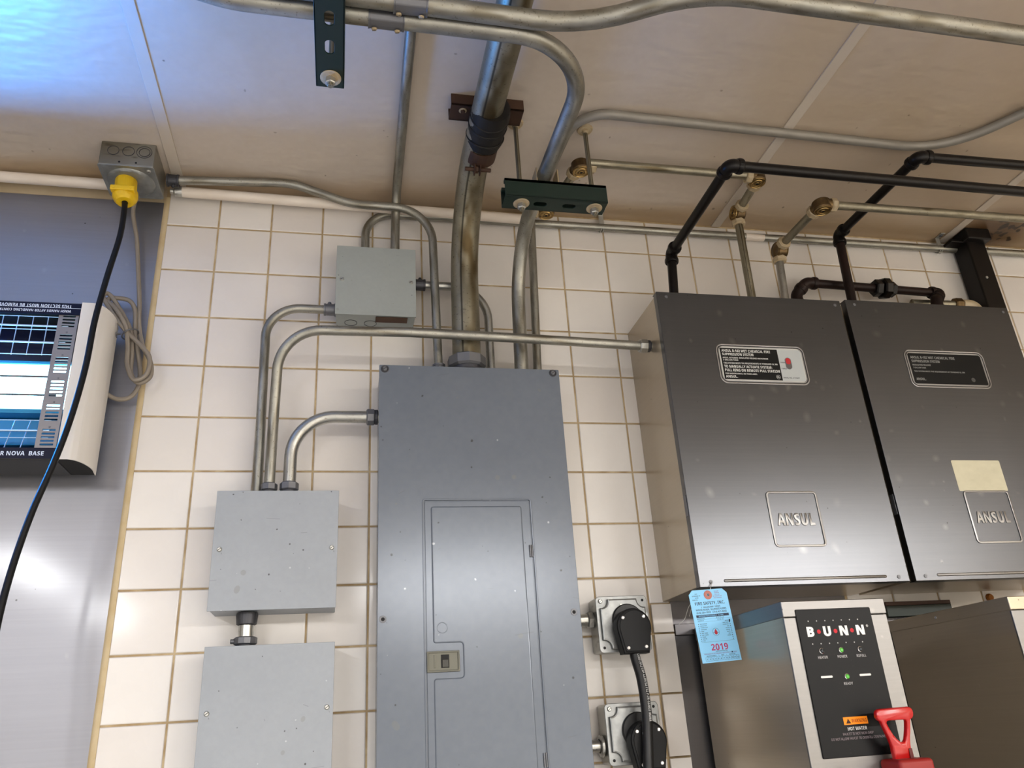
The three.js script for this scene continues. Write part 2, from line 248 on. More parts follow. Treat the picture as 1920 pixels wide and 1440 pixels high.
// the tiled wall
{
  const w = struct('wall_back'), S = 0.1095, GR = 0.0034;
  mesh('grout', bx(-0.112, 2.6, 0, 2.665, -0.03, -0.0022, 0), M.grout, w);
  mesh('plaster', [bx(-5.1, -0.112, 0, 2.665, -0.2, -0.004, 0), bx(-0.112, 7.1, 0, 2.665, -0.2, -0.03, 0), bx(2.6, 7.1, 0, 2.665, -0.03, -0.004, 0)], M.plaster, w);
  const cache = {};
  function tileGeo(x0, x1, y0, y1, b = 0.0022, d = 0.006) {
    const key = [x1 - x0, y1 - y0, b].map((q) => q.toFixed(4)).join(); if (cache[key]) return cache[key];
    const W = (x1 - x0) / 2, H = (y1 - y0) / 2, P = [], N = [], U = [], sx = [-1, 1, 1, -1], sy = [-1, -1, 1, 1];
    const ring = (e, z, nz) => sx.map((s, i) => ({ p: [s * (W - e), sy[i] * (H - e), z], n: [s, sy[i]].map((q) => q * Math.sqrt((1 - nz * nz) / 2)).concat(nz) }));
    const A = ring(b, 0, 1), B = ring(0, -b * 0.75, 0.55), C = ring(0, -d, 0.1), put = (...q) => { for (const i of [0, 1, 2, 0, 2, 3]) { P.push(...q[i].p); N.push(...q[i].n); U.push(q[i].p[0] * 4 + 0.5, q[i].p[1] * 4 + 0.5); } };
    put(...A);
    for (let i = 0; i < 4; i++) { const j = (i + 1) % 4, side = [[0, -1], [1, 0], [0, 1], [-1, 0]][i], sn = (v, nz) => ({ p: v.p, n: [...side.map((q) => q * Math.sqrt(1 - nz * nz)), nz] }); put(sn(B[i], 0.5), sn(B[j], 0.5), A[j], A[i]); put(sn(C[i], 0), sn(C[j], 0), sn(B[j], 0), sn(B[i], 0)); }
    const g = new THREE.BufferGeometry(); g.setAttribute('position', new THREE.Float32BufferAttribute(P, 3)); g.setAttribute('normal', new THREE.Float32BufferAttribute(N, 3)); g.setAttribute('uv', new THREE.Float32BufferAttribute(U, 2)); return (cache[key] = g);
  }
  const place = (x0, x1, y0, y1) => { const o = mesh('tile', tileGeo(x0, x1, y0, y1), M.tiles[Math.floor(rnd() * 4)], w); o.position.set((x0 + x1) / 2, (y0 + y1) / 2, 0); o.rotation.set((rnd() - 0.5) * 0.006, (rnd() - 0.5) * 0.006, 0); };
  for (let j = -1; j < 12; j++) for (let i = -1; i < 21; i++) {
    let x0 = i * S + GR / 2, x1 = (i + 1) * S - GR / 2, y1 = j < 0 ? 2.641 : 2.55 - j * S - GR / 2, y0 = 2.55 - (j + 1) * S + GR / 2;
    if (i === -1) x0 = -0.1045;
    if (j >= 7 && i >= 8) { if (i === 8) x1 = 0.918; else if (i < 12 || j > 7) continue; }
    if (j === 7 && i >= 12) { place(x0, x1, y0 + 0.02, y1); continue; }
    if (i === 8 && j >= 7) {                          // bullnose tile that ends the tiling
      if (j === 7) { place(x0, x1, 1.732, y1); y1 = 1.729; }
      const s = new THREE.Shape(), r = 0.007; s.moveTo(0, 0); s.lineTo(0, -0.006); s.lineTo(x1 - x0, -0.006); s.lineTo(x1 - x0, -r + 0.001); s.absarc(x1 - x0 - r, -r, r, 0, Math.PI / 2); s.lineTo(0, 0);
      const g = ext(s, y1 - y0, 0.001); g.rotateX(-Math.PI / 2); g.translate(x0, y0, 0);
      mesh('bullnose_tile', toCreasedNormals(g, 0.6), M.tiles[j % 4], w); continue;
    }
    place(x0, x1, y0, y1);
  }
  const t1 = struct('trim_1'); mesh('caulk_bead', toCreasedNormals(ext(new THREE.Shape([[-0.117, -0.004], [-0.115, -0.001], [-0.108, 0.001], [-0.104, 0]].map((q) => new THREE.Vector2(q[0], -q[1])).concat([new THREE.Vector2(-0.104, 0.004)])), 1.7), 0.8).rotateX(-Math.PI / 2).translate(0, 0.92, 0), M.caulk, t1);
  mesh('steel_sheet', bx(-1.8, -0.115, 0.1, 2.606, -0.0042, -0.0018, 0.0006, 1), M.steelSheet, w);
  mesh('steel_sheet', bx(0.921, 2.6, 0.1, 1.688, -0.0042, -0.0016, 0.0006, 1), M.steelDark, w);
  mesh('steel_sheet', bx(0.921, 1.31, 1.688, 1.735, -0.0042, -0.0016, 0.0006, 1), M.steelDark, w);
  mesh('light_band_bar', bx(0.921, 1.06, 1.669, 1.69, -0.002, 0.006, 0.001), M.steelDark, w);  // added bar, stands in for a strip of direct light on the wall
}
// ceiling fixtures behind the camera
FIXTURES.forEach(([x, z, w, l, L, c], i) => {
  const t = thing('ceiling_light', ['flat white ceiling light nearest the wall on the left, behind the camera', 'flat white ceiling light farther back in the left row', 'wide white ceiling light in the middle, behind the camera', 'wide white ceiling light far to the right'][i], 'ceiling light', [x, CEIL, z]);
  const f = frame(w + 0.06, l + 0.06, 0.01, 0.03, 0.06, 0.002); f.rotateX(Math.PI / 2); f.translate(x, CEIL, z); mesh('light_frame', f, M.whitePipe, t);
  mesh('diffuser', bx(x - w / 2, x + w / 2, CEIL - 0.045, CEIL - 0.04, z - l / 2, z + l / 2, 0), std({ color: 0xffffff, emissive: new THREE.Color().setRGB(...c), emissiveIntensity: 6, roughness: 0.6 }), t);
  const r = new THREE.RectAreaLight(new THREE.Color().setRGB(...c), L, w, l); r.position.set(x, CEIL - 0.052, z); r.rotation.x = -Math.PI / 2; r.castShadow = true; scene.add(r);
});

// ================================================================== grey steel boxes
function coverScrew(t, x, y, z, slot) {
  screwHead(V(x, y, z), Z, 0.0042, 'screw', t);
  if (slot) mesh('keyhole', ext((() => { const s = new THREE.Shape(); s.absarc(0, 0, 0.0048, 0, 7); s.holes.push((() => { const h = new THREE.Path(); h.absarc(0, 0, 0.004, 0, 7); return h; })()); return s; })(), 0.0004).translate(x - 0.0004, y - 0.0085, z - 0.0001), M.darkZinc, t);
}
function knockouts(t, list) { for (const [p, d, r] of list) mesh('knockout', lathe(p, d, [[r - 0.001, 0], [r - 0.001, 0.0006], [r, 0.0006], [r, 0]], 28), M.darkZinc, t); }
function pullBox(label, x0, x1, y0, y1, d, m, slot, sy) {
  const t = thing('junction_box', label, 'junction box', [(x0 + x1) / 2, y0, 0]);
  mesh('housing', bx(x0 + 0.002, x1 - 0.002, y0 + 0.002, y1 - 0.002, 0, d - 0.0015, 0.0015), m, t);
  mesh('cover', [bx(x0, x1, y0, y1, d - 0.0016, d, 0.0007), bx(x0, x0 + 0.0014, y0 + 0.004, y1 - 0.004, d - 0.012, d - 0.001, 0.0005), bx(x1 - 0.0014, x1, y0 + 0.004, y1 - 0.004, d - 0.012, d - 0.001, 0.0005)], m, t);
  for (const x of [x0 + 0.012, x1 - 0.01]) coverScrew(t, x, sy, d, slot);
  return t;
}
const j1 = pullBox('small square grey-green junction box high on the tiles, left of the thickest conduit', 0.253, 0.417, 2.311, 2.474, 0.075, M.boxGreen, false, 2.393);
mesh('stripe', bx(0.335, 0.4, 2.3108, 2.312, 0.045, 0.068, 0.0004), M.rust, j1); j1.children[j1.children.length - 1].userData.label = 'rusty brown stripe underneath';
knockouts(j1, [[V(0.285, 2.313, 0.035), YN, 0.013], [V(0.325, 2.313, 0.035), YN, 0.013]]);
const j2 = pullBox('square grey junction box with three conduits entering its top, left of the tall panel', 0.059, 0.271, 1.732, 1.941, 0.08, M.boxGray, true, 1.836);
knockouts(j2, [[V(0.269, 1.82, 0.04), X, 0.016]]);
const j3 = pullBox('grey junction box at the bottom edge, directly below the square three-conduit box', 0.061, 0.271, 1.38, 1.675, 0.08, M.boxGray, true, 1.572);

// breaker panel
{
  const z = 0.105, x0 = 0.341, x1 = 0.7025, y0 = 1.2, y1 = 2.1865;
  const t = thing('breaker_panel', 'tall blue-grey electrical breaker panel with a latched door, in the middle of the wall', 'electrical panel', [(x0 + x1) / 2, y0, 0]);
  mesh('tub', bx(x0 + 0.002, x1 - 0.002, y0 + 0.002, y1 - 0.003, 0, z - 0.002, 0.001), M.panelGray, t);
  // cover sheet with the door opening cut out
  const s = rrShape(x1 - x0, y1 - y0, 0.002, (x0 + x1) / 2, (y0 + y1) / 2); const dw = 0.2, dx = 0.523, dy1 = 1.9145, dy0 = 1.26;
  s.holes.push(rrShape(dw, dy1 - dy0, 0.004, dx, (dy0 + dy1) / 2, THREE.Path));
  mesh('cover', uvm(ext(s, 0.003, 0.0007).translate(0, 0, z - 0.003)), M.panelGray, t);
  mesh('rim', toCreasedNormals(frame(dw + 0.006, dy1 - dy0 + 0.006, 0.006, 0.003, 0.0022, 0.0009), 0.15).translate(dx, (dy0 + dy1) / 2, z - 0.001), M.panelGray, t);
  const door = mesh('door', uvm(ext(rrShape(dw - 0.0036, dy1 - dy0 - 0.0036, 0.003, dx, (dy0 + dy1) / 2), 0.003, 0.0008).translate(0, 0, z - 0.0036)), M.panelGray, t);
  // raised field of the door, notched round the latch
  const p = new THREE.Shape(), A = (cx, cy, a, b, cw) => p.absarc(cx, cy, 0.005, a, b, cw), q = Math.PI / 2;
  p.moveTo(0.436, 1.27); p.lineTo(0.606, 1.27); p.lineTo(0.606, 1.898); A(0.601, 1.898, 0, q); p.lineTo(0.441, 1.903); A(0.441, 1.898, q, 2 * q); p.lineTo(0.436, 1.668); A(0.441, 1.668, 2 * q, 3 * q); p.lineTo(0.482, 1.663); A(0.482, 1.658, q, 0, true); p.lineTo(0.487, 1.611); A(0.482, 1.611, 0, -q, true); p.lineTo(0.441, 1.606); A(0.441, 1.601, q, 2 * q); p.lineTo(0.436, 1.27);
  mesh('raised_field', uvm(toCreasedNormals(fix(new THREE.ExtrudeGeometry(p, { depth: 0.0003, bevelEnabled: true, bevelThickness: 0.0022, bevelSize: 0.0026, bevelOffset: -0.0026, bevelSegments: 4, curveSegments: 6 })), 0.12).translate(0, 0, z - 0.001)), M.panelGray, door);
  const lt = mesh('latch', frame(0.056, 0.034, 0.001, 0.003, 0.004, 0.0008).translate(0.4525, 1.633, z - 0.0006), std({ color: 0x67665a, roughness: 0.5 }), t);
  mesh('latch_body', [bx(0.4275, 0.4775, 1.6185, 1.6475, z - 0.001, z + 0.0014, 0.0005), bx(0.4365, 0.4395, 1.623, 1.644, z + 0.001, z + 0.0026, 0.0005)], std({ color: 0x6d6c5f, roughness: 0.5 }), lt);
  mesh('finger_slot', bx(0.4485, 0.4625, 1.6225, 1.644, z + 0.0012, z + 0.0022, 0.0004), M.dark, lt); mesh('slider', bx(0.4505, 0.461, 1.6235, 1.636, z + 0.002, z + 0.004, 0.0008), std({ color: 0x3c3b34, roughness: 0.5 }), lt);
  for (const y of [1.818, 1.47]) mesh('hinge', [cyl(V(0.6175, y - 0.011, z + 0.0008), Y, 0.0019, 0.022, 0.0003), cyl(V(0.6212, y - 0.011, z + 0.0003), Y, 0.0016, 0.022, 0.0003)], M.castZinc, t);
  for (const [x, y] of [[0.352, 2.1775], [0.6895, 2.1785]]) { mesh('washer', lathe(V(x, y, z), Z, [[0, 0], [0.0078, 0], [0.0078, 0.0008], [0.0066, 0.0016], [0.0052, 0.0006], [0, 0.0006]], 24), M.darkZinc, t); screwHead(V(x, y, z + 0.0006), Z, 0.0048, 'screw', t, M.castZinc); }
  for (const [x, y] of [[0.3505, 1.706], [0.6905, 1.707]]) { mesh('screw_cup', lathe(V(x, y, z), Z, [[0.0062, 0], [0.006, 0.0009], [0.0042, 0.0003], [0, 0.0003]], 20), M.castZinc, t); mesh('screw', lathe(V(x, y, z + 0.0003), Z, [[0, 0], [0.0032, 0], [0.0026, 0.0008], [0, 0.001]], 12), M.dark, t); }
  mesh('blank_plug', lathe(V(0.452, 1.688, z + 0.001), Z, [[0.0094, 0], [0.0094, 0.0006], [0.0088, 0.0008], [0.0082, 0.0006], [0.0082, 0.0003]], 26), M.panelGray, door);
}

// ================================================================== conduits
function conduit(label, geo, m, base, cat = 'conduit', name = 'conduit') { const t = thing(name, label, cat, base); mesh('tube', geo, m, t); return t; }
// set-screw connector: collar, box-side shoulder, screw boss
function setScrew(t, p, dir, r, boss, m = M.castZinc) {
  const o = mesh('connector', lathe(p, dir, [[0, 0], [r + 0.0045, 0], [r + 0.0045, 0.003], [r + 0.003, 0.0035], [r + 0.003, 0.02], [r + 0.0038, 0.0205], [r + 0.0038, 0.024], [r, 0.024]], 22), m, t);
  const c = p.clone().addScaledVector(dir, 0.013).addScaledVector(boss, r + 0.001); mesh('screw', [cyl(c, boss, 0.0042, 0.005, 0.0006, 14), lathe(c.clone().addScaledVector(boss, 0.005), boss, [[0, 0], [0.0034, 0], [0.0034, 0.0016], [0.0022, 0.0026], [0, 0.0026]], 12)], m, o); return o;
}
function compNut(t, p, dir, r, l, m = M.castZinc, flange = 0.006) { // compression connector: flange then chamfered nut
  mesh('locknut', cyl(p, dir, r * 1.02, flange, 0.0008), M.darkZinc, t);
  return mesh('nut', hexNut(p.clone().addScaledVector(dir, flange), dir, r * 1.18, l, 8), m, t);
}
// small conduit from the plug box, S bend then down into the panel
{
  const t = conduit('thin S-bent conduit from the yellow plug box, curving down into the panel top', pipe([[-0.1, 2.6205, 0.06], [0.15, 2.636, 0.06], [0.28, 2.592, 0.06], [0.455, 2.592, 0.06], [0.463, 2.17, 0.06]], 0.0092, [0.14, 0.16, 0.085]), M.galv, [0.463, 2.1865, 0.06]);
  setScrew(t, V(-0.1, 2.6205, 0.06), X, 0.0092, YN, M.darkZinc); setScrew(t, V(0.463, 2.186, 0.06), Y, 0.0092, Z);
}
conduit('straight conduit rising from the small square box and running away along the ceiling', pipe([[0.3755, 2.46, 0.037], [0.378, 2.6315, 0.037], [0.372, 2.6315, 0.6], [0.366, 2.6315, 1.5]], 0.0098, 0.075), M.galv, [0.3755, 2.474, 0.037]);
{ const t = conduit('conduit looping out of the small square box and running along the wall-ceiling corner', pipe([[0.3125, 2.46, 0.0125], [0.3125, 2.605, 0.0125], [2.3, 2.617, 0.0125]], 0.0092, 0.062), M.galv, [0.3125, 2.474, 0.0125]);
  mesh('maker_label', lathe(V(1.243, 2.6103, 0.0125), X, [[0.0092, 0], [0.0094, 0.0002], [0.0094, 0.05], [0.0092, 0.0502]], 20), M.whitePipe, t); }
// thickest conduit
{
  const t = conduit('thickest conduit, rising from a big nut on the panel top and bending onto the ceiling', pipe([[0.5185, 2.19, 0.076], [0.5225, 2.589, 0.076], [0.528, 2.589, 0.6], [0.53, 2.589, 1.5]], 0.0292, 0.22, 32), M.galvDirty, [0.5185, 2.1865, 0.075]);
  mesh('locknut', cyl(V(0.5185, 2.1865, 0.0745), Y, 0.0325, 0.009, 0.001), M.darkZinc, t);
  mesh('nut', hexNut(V(0.5185, 2.195, 0.0745), Y, 0.0395, 0.026, 10), M.castZinc, t);
  mesh('tape_wrap', sweep([[0.5325, 2.585, 0.296], [0.533, 2.5875, 0.31], [0.533, 2.589, 0.325], [0.533, 2.589, 0.343], [0.5335, 2.589, 0.362], [0.5335, 2.589, 0.382], [0.5335, 2.589, 0.396]].map((q) => V(...q)), (u) => [0.0312, 0.036, 0.0352, 0.0372, 0.0358, 0.0374, 0.0346][Math.round(u * 6)], 32), M.tape, t);
  mesh('tape_fold', [0.318, 0.35, 0.372].map((z, i) => { const g = new THREE.TorusGeometry(0.0362, 0.0022, 6, 36); g.rotateZ(i); g.rotateX((i - 1) * 0.14); g.translate(0.533, 2.589, z); return g; }), M.tape, t);
}
// rusty clamp and bracket
{
  const t = thing('pipe_bracket', 'rusty steel bracket and clamp holding the thickest conduit to the ceiling', 'bracket', [0.53, CEIL, 0.34]);
  mesh('channel', [bx(0.462, 0.604, CEIL - 0.026, CEIL - 0.023, 0.318, 0.362, 0.0006), bx(0.462, 0.604, CEIL - 0.026, CEIL, 0.359, 0.362, 0.0006), bx(0.462, 0.604, CEIL - 0.026, CEIL, 0.318, 0.321, 0.0006)], M.rust, t);
  mesh('washer', cyl(V(0.486, CEIL - 0.026, 0.347), YN, 0.0075, 0.0016, 0.0004), M.tanPaint, t); mesh('screw', hexNut(V(0.486, CEIL - 0.0275, 0.347), YN, 0.0048, 0.004), M.rust, t);
  mesh('clamp_band', [lathe(V(0.5315, 2.585, 0.262), V(0.005, 0.03, 1), [[0.0298, 0], [0.0318, 0], [0.0318, 0.034], [0.0298, 0.034]], 36)], M.rust, t);
  mesh('bolt', [cyl(V(0.5, 2.5495, 0.262), X, 0.0042, 0.052, 0.0006), hexNut(V(0.521, 2.5495, 0.262), X, 0.0078, 0.006)], M.rust, t);
  mesh('clamp_ear', [bx(0.518, 0.521, 2.541, 2.564, 0.252, 0.272, 0.0008), bx(0.529, 0.532, 2.541, 2.564, 0.252, 0.272, 0.0008)], M.rust, t);
}
// medium conduit through the green hanger
{
  const pts = [[0.634, 2.17, 0.066], [0.641, 2.505, 0.066], [0.6545, 2.505, 0.646], [0.1, 2.505, 0.6475], [-0.08, 2.505, 0.7], [-0.4, 2.505, 0.95]];
  const t = conduit('medium conduit from the panel top, over the short green hanger, then sweeping left', pipe(pts, 0.0148, [0.15, 0.135, 0.2, 0.3], 26), M.galv, [0.634, 2.1865, 0.066]);
  const c = mesh('coupling', lathe(V(0.351, 2.505, 0.6462), XN, [[0.0148, 0], [0.0168, 0], [0.0168, 0.002], [0.0161, 0.0025], [0.0161, 0.0505], [0.0168, 0.051], [0.0168, 0.053], [0.0148, 0.053]], 28), M.castZinc, t);
  for (const x of [0.341, 0.307]) screwHead(V(x, 2.4885, 0.6402), V(0, -1, -0.35), 0.0042, 'screw', c, M.tanPaint);
  mesh('connector', lathe(V(0.634, 2.1865, 0.066), Y, [[0, 0], [0.0178, 0], [0.0178, 0.004], [0.0148, 0.0045]], 26), M.castZinc, t);
}
// second medium conduit beside it
{
  const t = conduit('medium offset-bent conduit crossing the top edge of the picture', pipe([[-0.3, 2.505, 0.688], [0.625, 2.505, 0.6745], [0.775, 2.505, 0.763], [1.9, 2.505, 0.757]], 0.0148, [0.3, 0.3], 26), M.galv, [0.625, 2.505, 0.6745]);
  const c = mesh('coupling', lathe(V(0.383, 2.505, 0.6778), XN, [[0.0148, 0], [0.0168, 0], [0.0168, 0.002], [0.0161, 0.0025], [0.0161, 0.0475], [0.0168, 0.048], [0.0168, 0.05], [0.0148, 0.05]], 28), M.castZinc, t);
  for (const x of [0.374, 0.341]) screwHead(V(x, 2.4885, 0.6717), V(0, -1, -0.35), 0.0042, 'screw', c, M.tanPaint);
}
conduit('grey painted conduit lying on the ceiling, bent at both ends', pipe([[0.695, 2.6315, 0.06], [0.712, 2.6315, 0.362], [1.55, 2.6315, 0.352], [1.72, 2.6315, 0.583], [2.1, 2.6315, 1.1]], 0.0098, [0.075, 0.2, 0.3]), M.ceilPipe, [1.0, 2.634, 0.356]);
for (const [l, a, b] of [['white painted pipe along the wall top, left of the box with the yellow plug', [-1.8, 2.63, 0.03], [-0.212, 2.6205, 0.03]], ['white painted pipe along the wall top, right of the box with the yellow plug', [-0.074, 2.615, 0.03], [0.69, 2.604, 0.03]]]) {
  const t = conduit(l, pipe([a, b], 0.0115, 0.1), M.whitePipe, b, 'pipe', 'painted_pipe');
  if (a[0] > -1) mesh('clear_coupling', lathe(V(...a), XN, [[0.0112, -0.002], [0.0115, 0], [0.0115, 0.014], [0.008, 0.017], [0.006, 0.017], [0.006, 0.024], [0, 0.024]], 20), M.zinc, t);
}
{ // box 1 right
  const t = conduit('short conduit from the right of the small square box, curving down behind the thickest conduit', pipe([[0.417, 2.412, 0.034], [0.576, 2.412, 0.034], [0.5765, 2.17, 0.034]], 0.0092, 0.085), M.galvBright, [0.417, 2.412, 0.034]); setScrew(t, V(0.417, 2.412, 0.034), X, 0.0092, Y, M.darkZinc);
}
{ // box 1 left down to box 2
  const t = conduit('outermost curved conduit, from the left of the small square box down to the three-conduit box', pipe([[0.254, 2.3385, 0.04], [0.117, 2.3385, 0.04], [0.123, 1.93, 0.04]], 0.0092, 0.105), M.galv, [0.123, 1.941, 0.04]); setScrew(t, V(0.254, 2.3385, 0.04), XN, 0.0092, Y);
  mesh('connector', lathe(V(0.123, 1.941, 0.04), Y, [[0, 0], [0.0128, 0], [0.0128, 0.003], [0.0092, 0.0035]], 22), M.castZinc, t);
}
{ // long one to the fire suppression cabinet
  const t = conduit('long conduit from the three-conduit box, crossing in front of the others to the steel cabinet', pipe([[0.145, 1.93, 0.056], [0.1455, 2.1, 0.06], [0.152, 2.252, 0.112], [0.4, 2.2525, 0.119], [0.64, 2.248, 0.119], [0.905, 2.2405, 0.119]], 0.0098, [0.2, 0.13, 0.3, 0.3]), M.galv, [0.145, 1.941, 0.056]);
  compNut(t, V(0.145, 1.941, 0.056), Y, 0.0125, 0.014); compNut(t, V(0.902, 2.2406, 0.119), XN, 0.0125, 0.018, M.zinc);
}
{ // fat elbow box 2 to the panel
  const t = conduit('fat elbow conduit curving from the three-conduit box into the left side of the panel', pipe([[0.1805, 1.93, 0.056], [0.1805, 2.094, 0.058], [0.345, 2.094, 0.06]], 0.0118, 0.15, 22), M.galvBright, [0.1805, 1.941, 0.056]);
  compNut(t, V(0.1805, 1.941, 0.056), Y, 0.0145, 0.016); compNut(t, V(0.341, 2.094, 0.06), XN, 0.0145, 0.016);
}
{ // nipple
  const t = thing('conduit', 'short stubby conduit nipple joining the two stacked grey boxes', 'conduit', [0.121, 1.675, 0.045]);
  mesh('tube', cyl(V(0.121, 1.68, 0.045), Y, 0.0128, 0.05), M.galvBright, t); mesh('connector', lathe(V(0.121, 1.732, 0.045), YN, [[0, 0], [0.0178, 0], [0.0185, 0.004], [0.017, 0.019], [0.0128, 0.021]], 24), M.darkZinc, t);
  mesh('locknut', cyl(V(0.121, 1.675, 0.045), Y, 0.015, 0.005, 0.0008), M.darkZinc, t); mesh('nut', hexNut(V(0.121, 1.679, 0.045), Y, 0.0195, 0.013, 12), M.castZinc, t); mesh('screw', cyl(V(0.104, 1.685, 0.05), XN, 0.004, 0.007, 0.0006), M.castZinc, t);
}

// ---------------------------------------------------------------- cable conduits with corner pulleys
// a corner pulley: fat elbow between two directions, dished brass cap on its flat side
function pulley(t, c, d1, d2, capDir, m = M.brass) {
  const e = 0.024, r = 0.0135, o = mesh('corner_pulley', [sweep(fillet([c.clone().addScaledVector(d1, e), c.clone(), c.clone().addScaledVector(d2, e)], 0.02), r, 18), cyl(c.clone().addScaledVector(d1, 0.006).addScaledVector(d2, 0.006).addScaledVector(capDir, -0.012), capDir, 0.02, 0.024, 0.003)], m, t);
  const k = c.clone().addScaledVector(d1, 0.006).addScaledVector(d2, 0.006).addScaledVector(capDir, 0.012);
  mesh('cap', lathe(k, capDir, [[0.0185, 0], [0.018, 0.0018], [0.0158, 0.0022], [0.0148, 0.0008], [0.0128, 0.0012], [0.0118, 0.0026], [0.0085, 0.0026], [0.0075, 0.001], [0.005, 0.0012], [0.0045, 0.003], [0.0032, 0.003]], 26, 0.4), M.brassBright, o);
  mesh('cap_hole', cyl(k, capDir, 0.0034, 0.0022), M.dark, o);
  for (const d of [d1, d2]) mesh('collar', hexNut(c.clone().addScaledVector(d, e - 0.003), d, 0.0158, 0.015, 8), M.tanPaint, o);
  return o;
}
{
  const t = thing('conduit', 'tan conduit with brass corner pulleys, from the left steel cabinet to the short green hanger', 'conduit', [1.174, 2.335, 0.1]);
  const P1 = V(1.178, 2.614, 0.1), P2 = V(1.168, 2.612, 0.236), P3 = V(0.752, 2.61, 0.228), P4 = V(0.722, 2.606, 0.062);
  mesh('tube', pipe([[1.172, 2.32, 0.1], [1.178, 2.6, 0.1]], 0.0092, 0.1), M.galvDirty, t); mesh('tube', pipe([[1.178, 2.614, 0.12], [1.168, 2.612, 0.22]], 0.0092, 0.1), M.galvDirty, t);
  mesh('tube', pipe([[1.15, 2.612, 0.238], [0.77, 2.61, 0.238]], 0.0092, 0.1), M.galvDirty, t); mesh('tube', pipe([[0.752, 2.61, 0.215], [0.724, 2.606, 0.075]], 0.0092, 0.1), M.galvDirty, t);
  mesh('tube', pipe([[0.678, 2.17, 0.024], [0.693, 2.62, 0.024], [0.71, 2.628, 0.062]], 0.0092, 0.02), M.galv, t);
  pulley(t, P1, YN, Z, XN); pulley(t, P2, ZN, XN, YN); pulley(t, P3, X, V(-0.17, 0, -0.98), YN); pulley(t, P4, V(0.17, 0, 0.98), XN, YN);
}
{
  const t = thing('conduit', 'tan conduit with two brass corner pulleys, rising from the left steel cabinet, running right', 'conduit', [1.262, 2.335, 0.09]);
  const P1 = V(1.272, 2.524, 0.09), P2 = V(1.277, 2.524, 0.27);
  mesh('tube', pipe([[1.258, 2.32, 0.09], [1.271, 2.51, 0.09]], 0.0092, 0.1), M.galvBright, t); mesh('tube', pipe([[1.272, 2.524, 0.11], [1.277, 2.524, 0.25]], 0.0092, 0.1), M.galvDirty, t); mesh('tube', pipe([[1.3, 2.524, 0.27], [2.2, 2.524, 0.28]], 0.0092, 0.1), M.galvDirty, t);
  pulley(t, P1, YN, Z, X); pulley(t, P2, ZN, X, YN);
}
// black iron gas pipes
function ironElbow(t, c, d1, d2, m, r = 0.0105) {
  const e = 0.021, o = mesh('elbow', [sweep(fillet([c.clone().addScaledVector(d1, e), c.clone(), c.clone().addScaledVector(d2, e)], 0.019), r + 0.003, 20)], m, t);
  for (const d of [d1, d2]) mesh('elbow_bead', lathe(c.clone().addScaledVector(d, e - 0.006), d, [[r, 0], [r + 0.0042, 0.001], [r + 0.0052, 0.004], [r + 0.0052, 0.009], [r + 0.0042, 0.012], [r, 0.0125]], 22), m, o);
  return o;
}
function ironPipe(label, pts, m, m2 = m) {
  const v = vs(pts), t = thing('iron_pipe', label, 'pipe', pts[0]);
  for (let i = 0; i < v.length - 1; i++) mesh('tube', sweep([v[i], v[i].clone().lerp(v[i + 1], 0.5), v[i + 1]], 0.0105, 20), i ? m : m2, t);
  for (let i = 1; i < v.length - 1; i++) ironElbow(t, v[i], v[i - 1].clone().sub(v[i]).normalize(), v[i + 1].clone().sub(v[i]).normalize(), m);
  return t;
}
ironPipe('black iron pipe rising from the left corner of the left steel cabinet, elbowed right', [[0.984, 2.32, 0.09], [0.999, 2.496, 0.09], [0.996, 2.498, 0.398], [2.2, 2.498, 0.394]], M.blackIron);
ironPipe('black iron pipe with a brown riser from between the two steel cabinets, elbowed right', [[1.432, 2.3, 0.09], [1.446, 2.578, 0.09], [1.452, 2.579, 0.382], [2.2, 2.579, 0.392]], M.blackIron, M.brownIron);
{
  const t = ironPipe('low brown iron pipe with a union, bridging the tops of both steel cabinets', [[1.322, 2.3, 0.045], [1.326, 2.43, 0.045], [1.352, 2.459, 0.055], [1.722, 2.453, 0.05], [1.682, 2.415, 0.075], [1.678, 2.3, 0.075]], M.brownIron);
  mesh('union', [hexNut(V(1.535, 2.456, 0.053), X, 0.0215, 0.018, 6), hexNut(V(1.556, 2.456, 0.0525), X, 0.0265, 0.02, 8), hexNut(V(1.578, 2.455, 0.052), X, 0.0195, 0.014, 6)], M.blackIron, t);
}
{
  const t = thing('conduit', 'pale elbow fitting peeking over the top of the right steel cabinet', 'conduit', [1.84, 2.337, 0.04]);
  mesh('tube', pipe([[1.66, 2.438, 0.022], [1.83, 2.436, 0.03], [1.838, 2.3, 0.05]], 0.0095, 0.03), M.galvDirty, t); mesh('nut', hexNut(V(1.776, 2.437, 0.027), X, 0.017, 0.022, 8), M.brass, t); mesh('elbow', pipe([[1.8, 2.437, 0.028], [1.832, 2.436, 0.03], [1.838, 2.4, 0.037]], 0.0135, 0.026), M.tanPaint, t);
}
{
  const t = thing('iron_pipe', 'thick black square tube dropping from the ceiling behind the right steel cabinet', 'tube', [1.878, 2.3, 0.03]);
  mesh('tube', bx(1.85, 1.906, 2.2, 2.62, 0.004, 0.054, 0.004), M.blackIron, t); mesh('flange', [bx(1.842, 1.914, 2.612, CEIL, 0.0, 0.072, 0.004), bx(1.808, 1.85, 2.612, 2.62, 0.004, 0.05, 0.002)], M.blackIron, t); mesh('screw', cyl(V(1.874, 2.505, 0.054), Z, 0.0035, 0.003, 0.0006), M.zinc, t);
}
